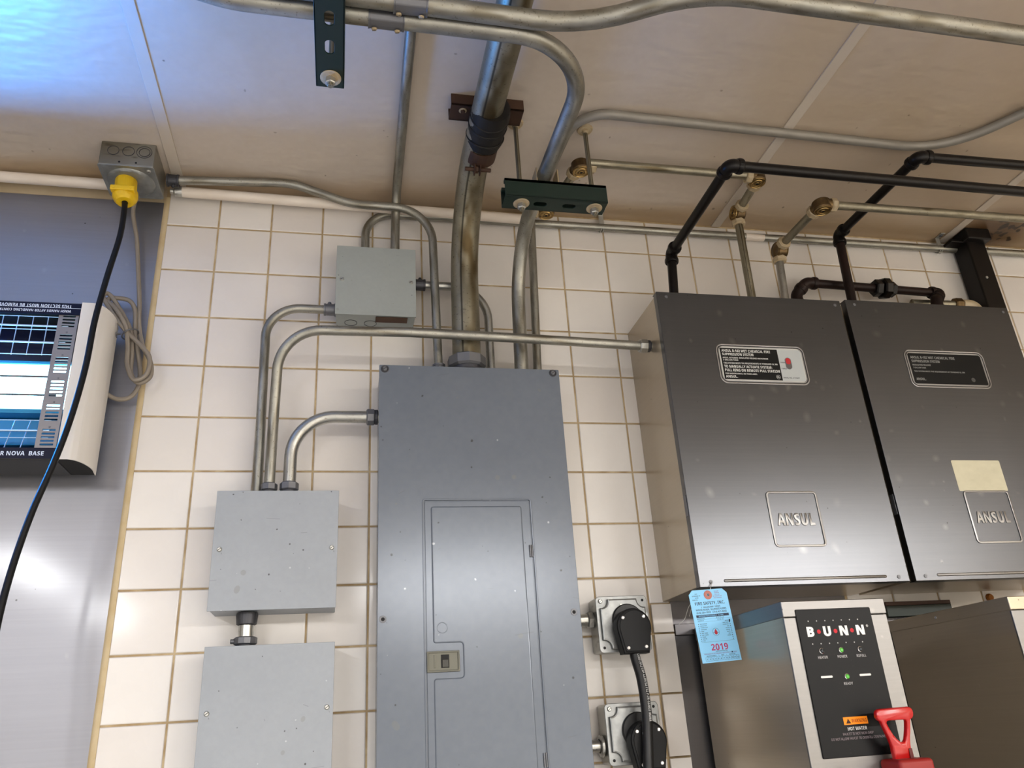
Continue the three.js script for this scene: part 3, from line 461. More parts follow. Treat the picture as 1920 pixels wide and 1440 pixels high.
// straps on the corner conduit
for (const [x, l] of [[0.868, 'small zinc conduit strap on the corner conduit, below the short green hanger'], [1.8, 'small zinc conduit strap on the corner conduit, beside the thick black tube']]) {
  const y = 2.608 + (x - 0.868) * 0.004, t = thing('conduit_strap', l, 'strap', [x, y, 0.0125]), g = new THREE.TorusGeometry(0.0105, 0.0013, 6, 20, Math.PI * 1.2);
  mesh('band', [0.003, -0.003].map((q) => { const h = g.clone(); h.rotateY(Math.PI / 2); h.rotateX(-2.4); h.translate(x + q, y, 0.0125); return h; }).concat(bx(x - 0.006, x + 0.006, y + 0.008, CEIL - 0.002, 0.016, 0.0185, 0.0006)), M.zinc, t);
  mesh('tab', bx(x - 0.006, x + 0.006, CEIL - 0.003, CEIL - 0.001, 0.016, 0.042, 0.0006), M.zinc, t); mesh('screw', cyl(V(x, CEIL - 0.003, 0.032), YN, 0.0042, 0.0025, 0.0006), M.castZinc, t);
}

// ---------------------------------------------------------------- green strut hangers
function channel(L, W, H, slots) {                    // open side up, slots in the bottom; runs along x, bottom at y 0, centred in z
  const s = rrShape(L, W, 0.0015); for (const c of slots) s.holes.push(rrShape(0.026, 0.0135, 0.0066, c, 0, THREE.Path));
  const b = ext(s, 0.0026, 0.0005, 6); b.rotateX(-Math.PI / 2);
  return [b, bx(-L / 2, L / 2, 0, H, W / 2 - 0.0026, W / 2, 0.0008), bx(-L / 2, L / 2, 0, H, -W / 2, -W / 2 + 0.0026, 0.0008), bx(-L / 2, L / 2, H - 0.007, H, W / 2 - 0.011, W / 2, 0.0008), bx(-L / 2, L / 2, H - 0.007, H, -W / 2, -W / 2 + 0.011, 0.0008)];
}
function hangerRod(t, x, y, z) {
  mesh('rod', cyl(V(x, y - 0.017, z), Y, 0.0047, CEIL - y + 0.017, 0.0004, 14), M.galvDirty, t);
  mesh('washer', lathe(V(x, y, z), YN, [[0, 0], [0.0158, 0], [0.0158, 0.0014], [0.011, 0.0022], [0, 0.0022]], 26), M.tanPaint, t);
  mesh('nut', hexNut(V(x, y - 0.002, z), YN, 0.0082, 0.0105), M.zinc, t);
  mesh('ceiling_flange', lathe(V(x, CEIL, z), YN, [[0.017, 0], [0.015, 0.004], [0.007, 0.006], [0.005, 0.012]], 20), M.tanPaint, t);
}
{
  const y = 2.449, z = 0.298, t = thing('strut_hanger', 'short green slotted strut hanger on two rods, parallel to the wall', 'pipe hanger', [0.668, y, z]);
  mesh('channel', uvm(join(channel(0.204, 0.041, 0.041, [-0.03, 0.028])).translate(0.668, y, z)), M.green, t);
  hangerRod(t, 0.601, y, z - 0.001); hangerRod(t, 0.7475, y, z);
  mesh('pipe_clamp', bx(0.631, 0.6335, y + 0.03, 2.524, z - 0.016, z + 0.016, 0.0006), M.tanPaint, t); mesh('pipe_clamp', bx(0.6735, 0.676, y + 0.03, 2.524, z - 0.016, z + 0.016, 0.0006), M.tanPaint, t);
}
{
  const y = 2.449, t = thing('strut_hanger', 'long dark green slotted strut hanging at the top edge, pointing away from the wall', 'pipe hanger', [0.2435, y, 0.55]);
  const L = 0.9, g = join(channel(L, 0.0425, 0.041, [-L / 2 + 0.08, -L / 2 + 0.132, -L / 2 + 0.184, -L / 2 + 0.236, 0, 0.06])); g.rotateY(-Math.PI / 2); g.translate(0.2435, y, 0.553 + L / 2); mesh('channel', uvm(g), M.green, t);
  hangerRod(t, 0.2445, y, 0.5735);
}
// ================================================================== fire suppression cabinets
const font = await new FontLoader().loadAsync('fonts/droid/droid_sans_bold.typeface.json');
function cabinet(label, x0, x1, y0, y1, labelPrint, logoX) {
  const z = 0.187, xc = (x0 + x1) / 2, t = thing('steel_cabinet', label, 'cabinet', [xc, y0, 0], 'pair of stainless steel fire suppression cabinets');
  mesh('housing', bx(x0 + 0.0025, x1 - 0.0025, y0 + 0.003, y1 - 0.003, 0, z - 0.002, 0.001), M.steelSide, t);
  const cv = mesh('cover', [bx(x0, x1, y0, y1, z - 0.0025, z, 0.0011, 3), bx(x0, x0 + 0.002, y0, y1, z - 0.016, z - 0.001, 0.0008), bx(x1 - 0.002, x1, y0, y1, z - 0.016, z - 0.001, 0.0008), bx(x0, x1, y0, y0 + 0.002, z - 0.02, z - 0.001, 0.0008), bx(x0, x1, y1 - 0.002, y1, z - 0.02, z - 0.001, 0.0008)], M.steel, t);
  mesh('bead', toCreasedNormals(fix(new THREE.CapsuleGeometry(0.0028, x1 - x0 - 0.1, 4, 12)), 0.8).rotateZ(Math.PI / 2).scale(1, 1, 0.7).translate(xc, y0 + 0.0105, z - 0.0002), M.steelMid, cv);
  mesh('latch_clip', bx(x0 - 0.001, x0 + 0.0012, y0 + 0.13, y0 + 0.17, z - 0.014, z - 0.004, 0.0005), M.castZinc, t);
  for (const [x, y] of [[x0 + 0.021, y1 - 0.012], [x1 - 0.014, y1 - 0.012], [x0 + 0.022, y0 + 0.009], [x1 - 0.022, y0 + 0.009]]) { mesh('screw', [lathe(V(x, y, z), Z, [[0, 0], [0.0036, 0], [0.0034, 0.001], [0.0022, 0.0006], [0, 0.0006]], 14)], M.castZinc, t); }
  // stamped emblem square
  const fr = mesh('emblem', toCreasedNormals(frame(0.107, 0.107, 0.009, 0.0042, 0.0026, 0.0011), 0.6).translate(logoX, 1.853, z - 0.0006), M.steelMid, t);
  const tg = new TextGeometry('ANSUL', { font, size: 0.0225, depth: 0.001, bevelEnabled: true, bevelThickness: 0.0009, bevelSize: 0.0007, bevelSegments: 2, curveSegments: 4 }); tg.computeBoundingBox(); const bw = tg.boundingBox.max.x - tg.boundingBox.min.x; tg.scale(0.078 / bw, 1, 1); tg.translate(logoX - 0.039, 1.8405, z - 0.0004); mesh('emblem_letters', uvm(toCreasedNormals(fix(tg), 0.5)), M.steelMid, fr);
  // recessed name plate with a double rim
  const w = 0.185, h = 0.0745, lx = labelPrint.x, ly = labelPrint.y;
  const lf = mesh('label_rim', [frame(w + 0.014, h + 0.014, 0.016, 0.0032, 0.002, 0.0009).translate(lx, ly, z - 0.0005), frame(w + 0.004, h + 0.004, 0.012, 0.002, 0.0016, 0.0006).translate(lx, ly, z - 0.0003)].map((g) => toCreasedNormals(g, 0.6)), M.steelMid, t);
  mesh('label_plate', plate(w, h, 0.0105, 0.001).translate(lx, ly, z - 0.0002), phys({ map: labelPrint.tex, roughness: 0.45, specularIntensity: 0.4 }), lf);
  if (labelPrint.window) {
    const ox = lx + w * 0.315, oy = ly + 0.004; const win = mesh('indicator_window', toCreasedNormals(frame(0.0135, 0.0265, 0.0066, 0.0012, 0.0012, 0.0004), 0.5).translate(ox, oy, z + 0.0008), M.castZinc, lf);
    mesh('indicator_flag', plate(0.0112, 0.0242, 0.0055, 0.0006).translate(ox, oy, z + 0.0008), std({ color: 0x58504e, roughness: 0.6 }), win); mesh('indicator_flag', plate(0.0112, 0.014, 0.0054, 0.0006).translate(ox, oy + 0.0051, z + 0.0011), std({ color: 0xb01822, roughness: 0.4 }), win);
  }
  return t;
}
const tex1 = canvasTex(1480, 596, (g, w, h) => {
  g.fillStyle = '#080808'; g.fillRect(0, 0, w, h); g.fillStyle = '#aeb2b2'; g.fillRect(w * 0.705, 0, w, h);
  g.strokeStyle = '#b9b9b4'; g.lineWidth = 22; g.strokeRect(8, 8, w - 16, h - 16);
  g.fillStyle = '#d6d6d2'; const T = (s, y, px, wd, b = 'bold ') => { g.font = b + px + 'px sans-serif'; g.fillText(s, 46, y, wd); };
  T('ANSUL R-102 WET CHEMICAL FIRE', 88, 64, 870); T('SUPPRESSION SYSTEM', 152, 64, 560); T('ANSUL AUTOMAN  REGULATED RELEASE MECHANISM', 206, 36, 810); T('3 GALLON TANK', 246, 36, 270);
  T('THIS SYSTEM MEETS THE REQUIREMENTS OF STANDARD UL 300', 302, 38, 960); T('TO MANUALLY ACTUATE SYSTEM:', 372, 66, 850); T('PULL RING ON REMOTE PULL STATION', 438, 66, 980); T('FOR MAINTENANCE, SEE TANK LABEL', 488, 34, 560); T('ANSUL.', 550, 62, 210);
  g.strokeStyle = '#c8c8c4'; g.lineWidth = 5; g.beginPath(); g.arc(975, 515, 34, 0, 7); g.stroke(); g.font = 'bold 40px sans-serif'; g.fillText('UL', 950, 530, 50);
  g.fillStyle = '#26282a'; g.font = 'bold 34px sans-serif'; g.fillText('CHARGED', 1064, 262, 130); g.fillText('FIRED', 1064, 372, 96); g.font = 'bold 30px sans-serif'; g.fillText('SERIAL NO. A 515257', 1062, 536, 340); g.fillStyle = '#777'; g.fillRect(1060, 312, 150, 3);
});
const tex2 = canvasTex(1480, 596, (g, w, h) => {
  g.fillStyle = '#070708'; g.fillRect(0, 0, w, h); g.strokeStyle = '#8d8b86'; g.lineWidth = 14; g.strokeRect(5, 5, w - 10, h - 10); g.fillStyle = '#8f8f8c';
  const T = (s, y, px, wd) => { g.font = 'bold ' + px + 'px sans-serif'; g.fillText(s, 60, y, wd); };
  T('ANSUL R-102 WET CHEMICAL FIRE', 112, 66, 880); T('SUPPRESSION SYSTEM', 184, 66, 560); T('REGULATED RELEASE', 248, 44, 360); T('3 GALLON TANK', 300, 40, 250); T('THIS SYSTEM MEETS THE REQUIREMENTS OF STANDARD UL 300', 366, 36, 1000); T('ANSUL.', 520, 62, 190);
  g.beginPath(); g.fillStyle = '#4a4a48'; g.arc(1190, 488, 40, 0, 7); g.fill();
});
cabinet('left stainless steel fire suppression cabinet, with a red indicator window and the blue tag', 0.9025, 1.3275, 1.731, 2.334, { tex: tex1, x: 1.1125, y: 2.1735, window: true }, 1.1165);
cabinet('right stainless steel fire suppression cabinet, with a blank cream sticker and no red window', 1.341, 1.757, 1.731, 2.338, { tex: tex2, x: 1.55, y: 2.1765 }, 1.551);
{
  const t = thing('sticker', 'blank cream rectangular sticker on the right steel cabinet', 'sticker', [1.549, 1.938, 0.187]); mesh('paper', plate(0.115, 0.065, 0.003, 0.0004).translate(1.549, 1.938, 0.1869), std({ map: mottle([204, 198, 172], [188, 182, 156], 141), roughness: 0.6 }), t);
}
// hanging service tag
{
  const t = thing('service_tag', 'light blue paper service tag marked 2019, wired to the left steel cabinet', 'tag', [0.9165, 1.727, 0.191]);
  const w = 0.0725, h = 0.122, s = new THREE.Shape(), c = 0.0075; s.moveTo(-w / 2, -h / 2); s.lineTo(w / 2, -h / 2); s.lineTo(w / 2, h / 2 - c); s.lineTo(w / 2 - c, h / 2); s.lineTo(-w / 2 + c, h / 2); s.lineTo(-w / 2, h / 2 - c); s.closePath();
  const hole = new THREE.Path(); hole.absarc(0, h / 2 - 0.0095, 0.0019, 0, 7, true); s.holes.push(hole);
  const g = ext(s, 0.0005, 0, 12), p = g.attributes.position, uv = new Float32Array(p.count * 2); for (let i = 0; i < p.count; i++) { uv[2 * i] = p.getX(i) / w + 0.5; uv[2 * i + 1] = p.getY(i) / h + 0.5; } g.setAttribute('uv', new THREE.BufferAttribute(uv, 2));
  const tex = canvasTex(870, 1464, (q, W, H) => {
    q.fillStyle = '#90d2fb'; q.fillRect(0, 0, W, H); q.textAlign = 'center'; q.fillStyle = '#1d2c46';
    const T = (s2, x, y, px, wd, b = 'bold ') => { q.font = b + px + 'px sans-serif'; q.fillText(s2, x, y, wd); };
    T('NOT', 165, 92, 30, 60); T('GOVERNED BY', 160, 132, 30, 190); T('A-400', 165, 172, 30, 100); T('TANK NO.', 120, 212, 28, 130); q.fillStyle = '#8c4a78'; for (let i = 0; i < 5; i++) T(['DO NOT', 'REMOVE', 'THIS TAG', 'BY ORDER OF THE', 'FIRE MARSHAL'][i], 640, 58 + i * 34, 27, 200);
    q.fillStyle = '#1d2c46'; T('FIRE SAFETY, INC.', W / 2, 312, 86, 690); T('1  HELMKAMP  DRIVE', W / 2, 376, 44, 690); T('WOOD RIVER, ILLINOIS 62095', W / 2, 430, 52, 690); T('(618) 254-2025   (314) 421-0265', W / 2, 486, 50, 690);
    q.fillRect(70, 512, 740, 52); q.fillStyle = '#84c4ee'; T('DISTRIBUTOR LICENSE #   IL FIRE', W / 2 - 30, 550, 36, 640); q.fillStyle = '#1d2c46';
    T('SERVICED BY', 160, 598, 28, 180); T('LICENSE #', 150, 640, 28, 150); q.fillRect(70, 604, 740, 2); q.fillRect(70, 652, 740, 2); q.font = 'italic 40px serif'; q.fillText('JR STILLE', 590, 600); q.fillText('1234.56', 590, 640);
    const A = ['RECHARGED', 'INSPECTED', 'HYDRO TEST', 'SERVICED', 'NEW', 'DRY CHEM', 'WET CHEM', 'FOAM', 'HALON', 'CO2'], B = ['SALES', 'NEW TANK', 'CLEAN AGT', 'CO2', 'HALON', 'WATER', 'AB-CD', 'ABC', 'OTHER', 'PORTABLE'];
    A.forEach((s2, i) => { q.textAlign = 'left'; T(s2, 112, 706 + i * 37, 28, 190); q.beginPath(); q.arc(80, 697 + i * 37, 9, 0, 7); q.fill(); q.textAlign = 'right'; if (i < 9) T(s2 === 'CO2' ? '' : B[i], 760, 672 + i * 37, 26, 170); q.beginPath(); q.arc(790, 698 + i * 37, 9, 0, 7); q.fill(); });
    q.beginPath(); q.ellipse(792, 668, 17, 30, 0.3, 0, 7); q.fill(); q.textAlign = 'center'; q.fillRect(70, 1058, 740, 3);
    q.lineWidth = 5; q.strokeStyle = '#2b3f5c'; q.beginPath(); q.arc(W / 2, 872, 74, 0, 7); q.stroke(); q.fillStyle = '#2b3f5c'; q.fillRect(W / 2 - 66, 880, 132, 7); q.fillStyle = '#b0283c'; q.beginPath(); q.moveTo(W / 2, 812); q.bezierCurveTo(W / 2 + 54, 880, W / 2 + 34, 926, W / 2, 926); q.bezierCurveTo(W / 2 - 34, 926, W / 2 - 54, 880, W / 2, 812); q.fill();
    q.fillStyle = '#b3245c'; T('2019', W / 2 + 10, 1232, 176, 470); q.fillStyle = '#1d2c46'; T('CONTINUATION NO.', W / 2 + 40, 1262, 28, 330); q.fillRect(60, 1276, 760, 2);
    q.fillStyle = '#7a5a94'; T('PERFORMED IN ACCORDANCE WITH NFPA STANDARDS', W / 2, 1306, 28, 740); q.fillStyle = '#1d2c46'; T('MAINTENANCE      |      MAY      |      SERVICED', W / 2, 1344, 30, 740);
    q.strokeStyle = '#1d2c46'; q.lineWidth = 3; for (let i = 0; i < 12; i++) { const x = 88 + i * 62; q.strokeRect(x, 1356, 62, 74); T(String(i + 1), x + 31, 1412, 44, 54); } q.beginPath(); q.arc(700, 1290, 16, 0, 7); q.fill();
  });
  g.rotateZ(0.045); g.rotateX(-0.05); g.translate(0.9145, 1.6655, 0.1955); mesh('card', g, std({ map: tex, roughness: 0.6 }), t);
  const gr = frame(0.0152, 0.0152, 0.0075, 0.0052, 0.0008, 0.0002); gr.rotateZ(0.045); gr.translate(0.9117, 1.7168, 0.1935); mesh('grommet', gr, std({ color: 0xb87468, roughness: 0.6 }), t);
  mesh('wire', [cord([[0.914, 1.717, 0.192], [0.897, 1.719, 0.186], [0.88, 1.7, 0.178], [0.872, 1.68, 0.17], [0.862, 1.672, 0.165]], 0.0005, 30, 6), cord([[0.914, 1.717, 0.192], [0.9, 1.716, 0.183], [0.886, 1.698, 0.176], [0.881, 1.684, 0.172]], 0.0005, 30, 6), cord([[0.914, 1.717, 0.192], [0.92, 1.73, 0.192], [0.9245, 1.7395, 0.1885]], 0.0006, 12, 6)], M.zinc, t);
}

// ================================================================== outlets with black plugs
function outlet(label, x0, y0, nip) {
  const w = 0.102, z = 0.052, x1 = x0 + w, y1 = y0 + w, cx = x0 + w / 2, cy = y0 + w / 2, t = thing('outlet_box', label, 'outlet', [cx, y0, 0]);
  mesh('housing', bx(x0 + 0.001, x1 - 0.001, y0 + 0.001, y1 - 0.001, 0, z - 0.002, 0.006), M.galvBright, t);
  mesh('cover', [ext(rrShape(w, w, 0.008, cx, cy), 0.003, 0.001).translate(0, 0, z - 0.003), toCreasedNormals(ext((() => { const s = new THREE.Shape(), a = w / 2 - 0.006, k = 0.016; s.moveTo(cx - a + k, cy - a); s.lineTo(cx + a - k, cy - a); s.quadraticCurveTo(cx + a - k, cy - a + k, cx + a, cy - a + k); s.lineTo(cx + a, cy + a - k); s.quadraticCurveTo(cx + a - k, cy + a - k, cx + a - k, cy + a); s.lineTo(cx - a + k, cy + a); s.quadraticCurveTo(cx - a + k, cy + a - k, cx - a, cy + a - k); s.lineTo(cx - a, cy - a + k); s.quadraticCurveTo(cx - a + k, cy - a + k, cx - a + k, cy - a); return s; })(), 0.008, 0.003), 0.25).translate(0, 0, z - 0.001)].map(uvm), std({ map: rep(mottle([168, 169, 168], [126, 128, 127], 151, 12), 6), metalness: 0.85, roughness: 0.42 }), t);
  for (const [a, b] of [[-1, 1], [1, -1]]) screwHead(V(cx + a * 0.042, cy + b * 0.042, z), Z, 0.0042, 'screw', t);
  for (const [a, b] of [[1, 1], [-1, -1]]) mesh('screw_hole', cyl(V(cx + a * 0.042, cy + b * 0.042, z), Z, 0.0026, 0.0003), M.dark, t);
  mesh('knockout', cyl(V(cx - 0.004, cy + 0.033, z + 0.0068), Z, 0.0028, 0.0012, 0.0004), M.zinc, t);
  mesh('receptacle', lathe(V(cx + 0.006, cy + 0.004, z + 0.006), Z, [[0.031, 0], [0.031, 0.004], [0.029, 0.006], [0, 0.006]], 32), M.black, t);
  nip(t, x0, cy); return t;
}
const plugCord = (label, cx, cy, tail) => {
  const z0 = 0.063, t = thing('power_plug', label, 'plug', [cx, cy, z0]), R = 0.033, b = 0.0245, H = 0.047;
  const s = new THREE.Shape(); s.moveTo(-b, -H); s.lineTo(b, -H); s.lineTo(R * 0.98, -0.006); s.absarc(0, 0, R, -0.18, Math.PI + 0.18); s.lineTo(-b, -H);
  const body = ext(s, 0.03, 0.0035, 20); mesh('plug_body', uvm(toCreasedNormals(body, 0.3).translate(cx, cy, z0)), M.rubber, t);
  mesh('plug_lid', uvm(toCreasedNormals(ext(s, 0.004, 0.001, 20).scale(0.9, 0.9, 1).translate(cx + 0.001, cy - 0.001, z0 + 0.0275), 0.3)), M.rubber, t);
  for (const [a, c] of [[-0.021, 0.016], [0.019, 0.017], [-0.016, -0.037], [0.018, -0.036]]) mesh('screw', lathe(V(cx + a, cy + c, z0 + 0.0305), Z, [[0, 0], [0.0034, 0], [0.0034, 0.001], [0.0024, 0.0018], [0, 0.002]], 12), M.chrome, t);
  const tex = canvasTex(256, 2048, (g, w, h) => { g.fillStyle = '#131314'; g.fillRect(0, 0, w, h); g.save(); g.translate(250, 2010); g.rotate(-Math.PI / 2); g.fillStyle = '#d2d2d0'; g.font = 'bold 36px sans-serif'; g.fillText('E-CORD (UL) CSA LL39753 FT2 P-7K-123033 MSHA', 0, 0, 1700); g.restore(); }, true);
  tex.repeat.set(1, 1); mesh('cord', cord(tail, 0.0092, 80, 20, 0.3), std({ map: tex, roughness: 0.45 }), t); return t;
};
outlet('upper square metal outlet box with a black plug, right of the tall panel', 0.7495, 1.6385, (t, x, y) => { mesh('nipple', [cyl(V(0.7, y + 0.012, 0.024), X, 0.0115, 0.052), hexNut(V(x - 0.012, y + 0.012, 0.024), X, 0.0165, 0.012, 6)], M.galvBright, t); });
outlet('lower square metal outlet box at the bottom edge, under the hanging black cord', 0.7465, 1.45, (t, x, y) => { mesh('nipple', [cyl(V(0.7, y - 0.018, 0.022), X, 0.0105, 0.05), lathe(V(x - 0.003, y - 0.018, 0.024), X, [[0.012, -0.004], [0.018, -0.003], [0.019, 0.001], [0.016, 0.003]], 22)], M.galvBright, t); });
plugCord('upper black angled plug, its printed cord hanging down past the lower outlet', 0.8065, 1.6795, [[0.806, 1.642, 0.079], [0.8055, 1.628, 0.08], [0.8095, 1.592, 0.088], [0.8085, 1.539, 0.097], [0.802, 1.488, 0.104], [0.797, 1.446, 0.106], [0.79, 1.36, 0.1], [0.78, 1.2, 0.09]]);
plugCord('lower black angled plug in the bottom outlet, behind the other plug\'s cord', 0.8095, 1.488, [[0.809, 1.452, 0.079], [0.809, 1.436, 0.079], [0.815, 1.36, 0.075], [0.82, 1.2, 0.07]]);
// ================================================================== hot water dispensers
const bunnTex = canvasTex(768, 1236, (g, w, h) => {
  g.fillStyle = '#0a0a0c'; g.fillRect(0, 0, w, h); const px = (m) => m / 0.128 * w, X0 = (x) => px(x - 0.954), Y0 = (y) => (1.662 - y) / 0.206 * h;
  g.textAlign = 'center'; g.fillStyle = '#e9e7e4'; g.font = 'bold 112px sans-serif'; const cs = ['B', 'U', 'N', 'N'], xb = [112, 282, 450, 620];
  cs.forEach((c, i) => { g.save(); g.translate(xb[i], 238); g.scale(1.12, 1); g.lineWidth = 7; g.strokeStyle = '#e9e7e4'; g.strokeText(c, 0, 0); g.fillText(c, 0, 0); g.restore(); }); g.font = 'bold 28px sans-serif'; g.fillText('®', 698, 176);
  g.fillStyle = '#c01f2c'; for (const x of [198, 366, 534]) { g.beginPath(); g.arc(x, 200, 19, 0, 7); g.fill(); }
  g.fillStyle = '#b9b8b6'; for (let i = 0; i < 7; i++) for (const y of [106, 304]) { g.beginPath(); g.arc(112 + i * 84, y, 6, 0, 7); g.fill(); }
  g.fillStyle = '#a8a6a6'; g.font = 'bold 32px sans-serif'; [['HEATER', X0(0.985)], ['POWER', X0(1.0175)], ['REFILL', X0(1.0495)]].forEach(([s, x]) => g.fillText(s, x, Y0(1.59), 100)); g.fillText('READY', X0(1.018), Y0(1.552), 92);
  g.fillStyle = '#dedcd9'; for (const x of [0.985, 1.049]) { g.beginPath(); g.roundRect(X0(x) - 58, Y0(1.5645) - 9, 116, 18, 8); g.fill(); }
  g.fillStyle = '#f08a1d'; g.fillRect(X0(1.017) - 118, Y0(1.5085), 236, 62); g.fillStyle = '#3a1a08'; g.beginPath(); g.moveTo(X0(1.017) - 96, Y0(1.5085) + 52); g.lineTo(X0(1.017) - 72, Y0(1.5085) + 12); g.lineTo(X0(1.017) - 48, Y0(1.5085) + 52); g.fill(); g.fillStyle = '#8d3a10'; g.font = 'bold 40px sans-serif'; g.fillText('WARNING', X0(1.017) + 34, Y0(1.5085) + 46, 150);
  g.fillStyle = '#c4c2c0'; g.font = 'bold 40px sans-serif'; g.fillText('HOT WATER', X0(1.017), Y0(1.4905), 190); g.fillStyle = '#98898e'; g.font = '28px sans-serif'; g.fillText('FAUCET IS NOT NON-DRIP', X0(1.017), Y0(1.4845), 300); g.fillText('DO NOT ALLOW FAUCET TO OVERFILL CONTAINER', X0(1.017), Y0(1.4785), 540);
  let q = 91; const r = () => ((q = (q * 1664525 + 1013904223) >>> 0) / 4294967296); for (let i = 0; i < 60; i++) { g.fillStyle = 'rgba(190,180,170,' + 0.25 * r() + ')'; g.beginPath(); g.ellipse(w * (0.3 + 0.7 * r()), h * (0.3 + 0.7 * r()), 2 + 4 * r(), 1 + 3 * r(), r() * 3, 0, 7); g.fill(); }
});
{
  const x0 = 0.9582, x1 = 1.142, zf = 0.35, zb = 0.012, t = thing('water_dispenser', 'narrow stainless steel hot water dispenser with a black front panel and red faucet handle', 'water dispenser', [1.05, 0.9, 0.18]);
  mesh('side_panel', bx(x0 + 0.0016, x0 + 0.004, 0.93, 1.6589, zb + 0.002, zf - 0.002, 0.0008), M.steelSide, t); mesh('side_panel', bx(x1 - 0.004, x1 - 0.0016, 0.93, 1.6589, zb + 0.002, zf - 0.002, 0.0008), M.steelSide, t);
  mesh('back_panel', bx(x0 + 0.004, x1 - 0.004, 0.93, 1.6589, zb, zb + 0.003, 0.0008), M.steelPlain, t);
  mesh('lid', bx(x0, x1, 1.6563, 1.6807, zb, zf + 0.001, 0.0016, 3), M.steelPlain, t);
  mesh('front_frame', bx(x0 + 0.0006, x1 - 0.0006, 0.93, 1.6558, zf - 0.004, zf, 0.0012), M.steelPlain, t);
  mesh('base', bx(x0 + 0.01, x1 - 0.01, 0.915, 0.932, zb + 0.01, zf - 0.01, 0.003), M.black, t); for (const x of [x0 + 0.02, x1 - 0.02]) for (const z of [zb + 0.03, zf - 0.03]) mesh('foot', cyl(V(x, 0.9, z), Y, 0.012, 0.018, 0.002), M.black, t);
  const fp = mesh('control_panel', plate(0.1328, 0.2138, 0.002, 0.0026, 0.0008).translate(1.046, 1.5603, zf - 0.0004), phys({ map: bunnTex, roughness: 0.4, specularIntensity: 0.35 }), t);
  const lamp = (x, y, on) => { mesh('lamp_ring', lathe(V(x, y, zf + 0.002), Z, [[0.0044, 0], [0.0044, 0.0012], [0.0034, 0.002], [0.003, 0.001]], 18), M.chrome, fp); mesh('lamp_lens', lathe(V(x, y, zf + 0.002), Z, [[0.0032, 0], [0.0032, 0.0014], [0.002, 0.0026], [0, 0.003]], 16), on ? std({ color: 0x3c8a2c, emissive: 0x4cae2c, emissiveIntensity: 0.5, roughness: 0.25 }) : std({ color: 0x303438, metalness: 0.6, roughness: 0.2 }), fp); };
  lamp(1.0117, 1.6039, 0); lamp(1.0454, 1.6039, 1); lamp(1.0786, 1.6039, 0); lamp(1.046, 1.565, 1);
  // faucet with red D handle
  mesh('faucet_body', bx(1.0698, 1.1268, 1.38, 1.4477, zf, zf + 0.05, 0.006, 3), M.redDull, t);
  const s = new THREE.Shape(); s.moveTo(-0.0115, 0); s.lineTo(-0.0125, 0.012); s.quadraticCurveTo(-0.012, 0.022, -0.0185, 0.036); s.lineTo(-0.0245, 0.052); s.quadraticCurveTo(-0.031, 0.054, -0.03, 0.061); s.quadraticCurveTo(-0.03, 0.068, -0.022, 0.068); s.lineTo(0.022, 0.069); s.quadraticCurveTo(0.03, 0.069, 0.03, 0.061); s.quadraticCurveTo(0.03, 0.054, 0.0235, 0.052); s.lineTo(0.0205, 0.036); s.quadraticCurveTo(0.016, 0.022, 0.0175, 0.01); s.lineTo(0.0175, 0); s.closePath();
  const hp = new THREE.Path(); hp.moveTo(-0.0155, 0.049); hp.quadraticCurveTo(-0.0075, 0.03, 0.0015, 0.024); hp.quadraticCurveTo(0.0075, 0.021, 0.0105, 0.026); hp.quadraticCurveTo(0.0145, 0.036, 0.0165, 0.049); hp.quadraticCurveTo(0.0165, 0.0525, 0.012, 0.0525); hp.lineTo(-0.0115, 0.0525); hp.quadraticCurveTo(-0.0155, 0.052, -0.0155, 0.049); s.holes.push(hp);
  const hg = toCreasedNormals(fix(new THREE.ExtrudeGeometry(s, { depth: 0.002, bevelEnabled: true, bevelThickness: 0.004, bevelSize: 0.0035, bevelOffset: -0.0032, bevelSegments: 4, curveSegments: 10 })), 0.7); hg.rotateX(0.12); hg.scale(1.038, 1.038, 1); hg.translate(1.0916, 1.4461, zf + 0.022);
  const hd = mesh('faucet_handle', hg, M.red, t); const gw = new TextGeometry('WATER', { font, size: 0.0064, depth: 0.0003, curveSegments: 3 }); gw.rotateX(0.12); gw.translate(1.0843, 1.5055, zf + 0.0222); mesh('handle_letters', fix(gw), std({ color: 0xe8d8d4, roughness: 0.5 }), hd);
  mesh('notch', bx(1.1035, 1.1092, 1.4461, 1.4606, zf + 0.028, zf + 0.0305, 0.0005), std({ color: 0x5a0808, roughness: 0.6 }), hd);
  mesh('knob', lathe(V(1.017, 1.384, zf + 0.022), Y, [[0.012, 0], [0.019, 0.004], [0.019, 0.03], [0.0165, 0.044], [0.009, 0.054], [0, 0.056]], 12, 0.3), M.chrome, t);
  mesh('faucet_stem', cyl(V(1.017, 1.4, zf - 0.001), Z, 0.008, 0.02), M.chrome, t);
}
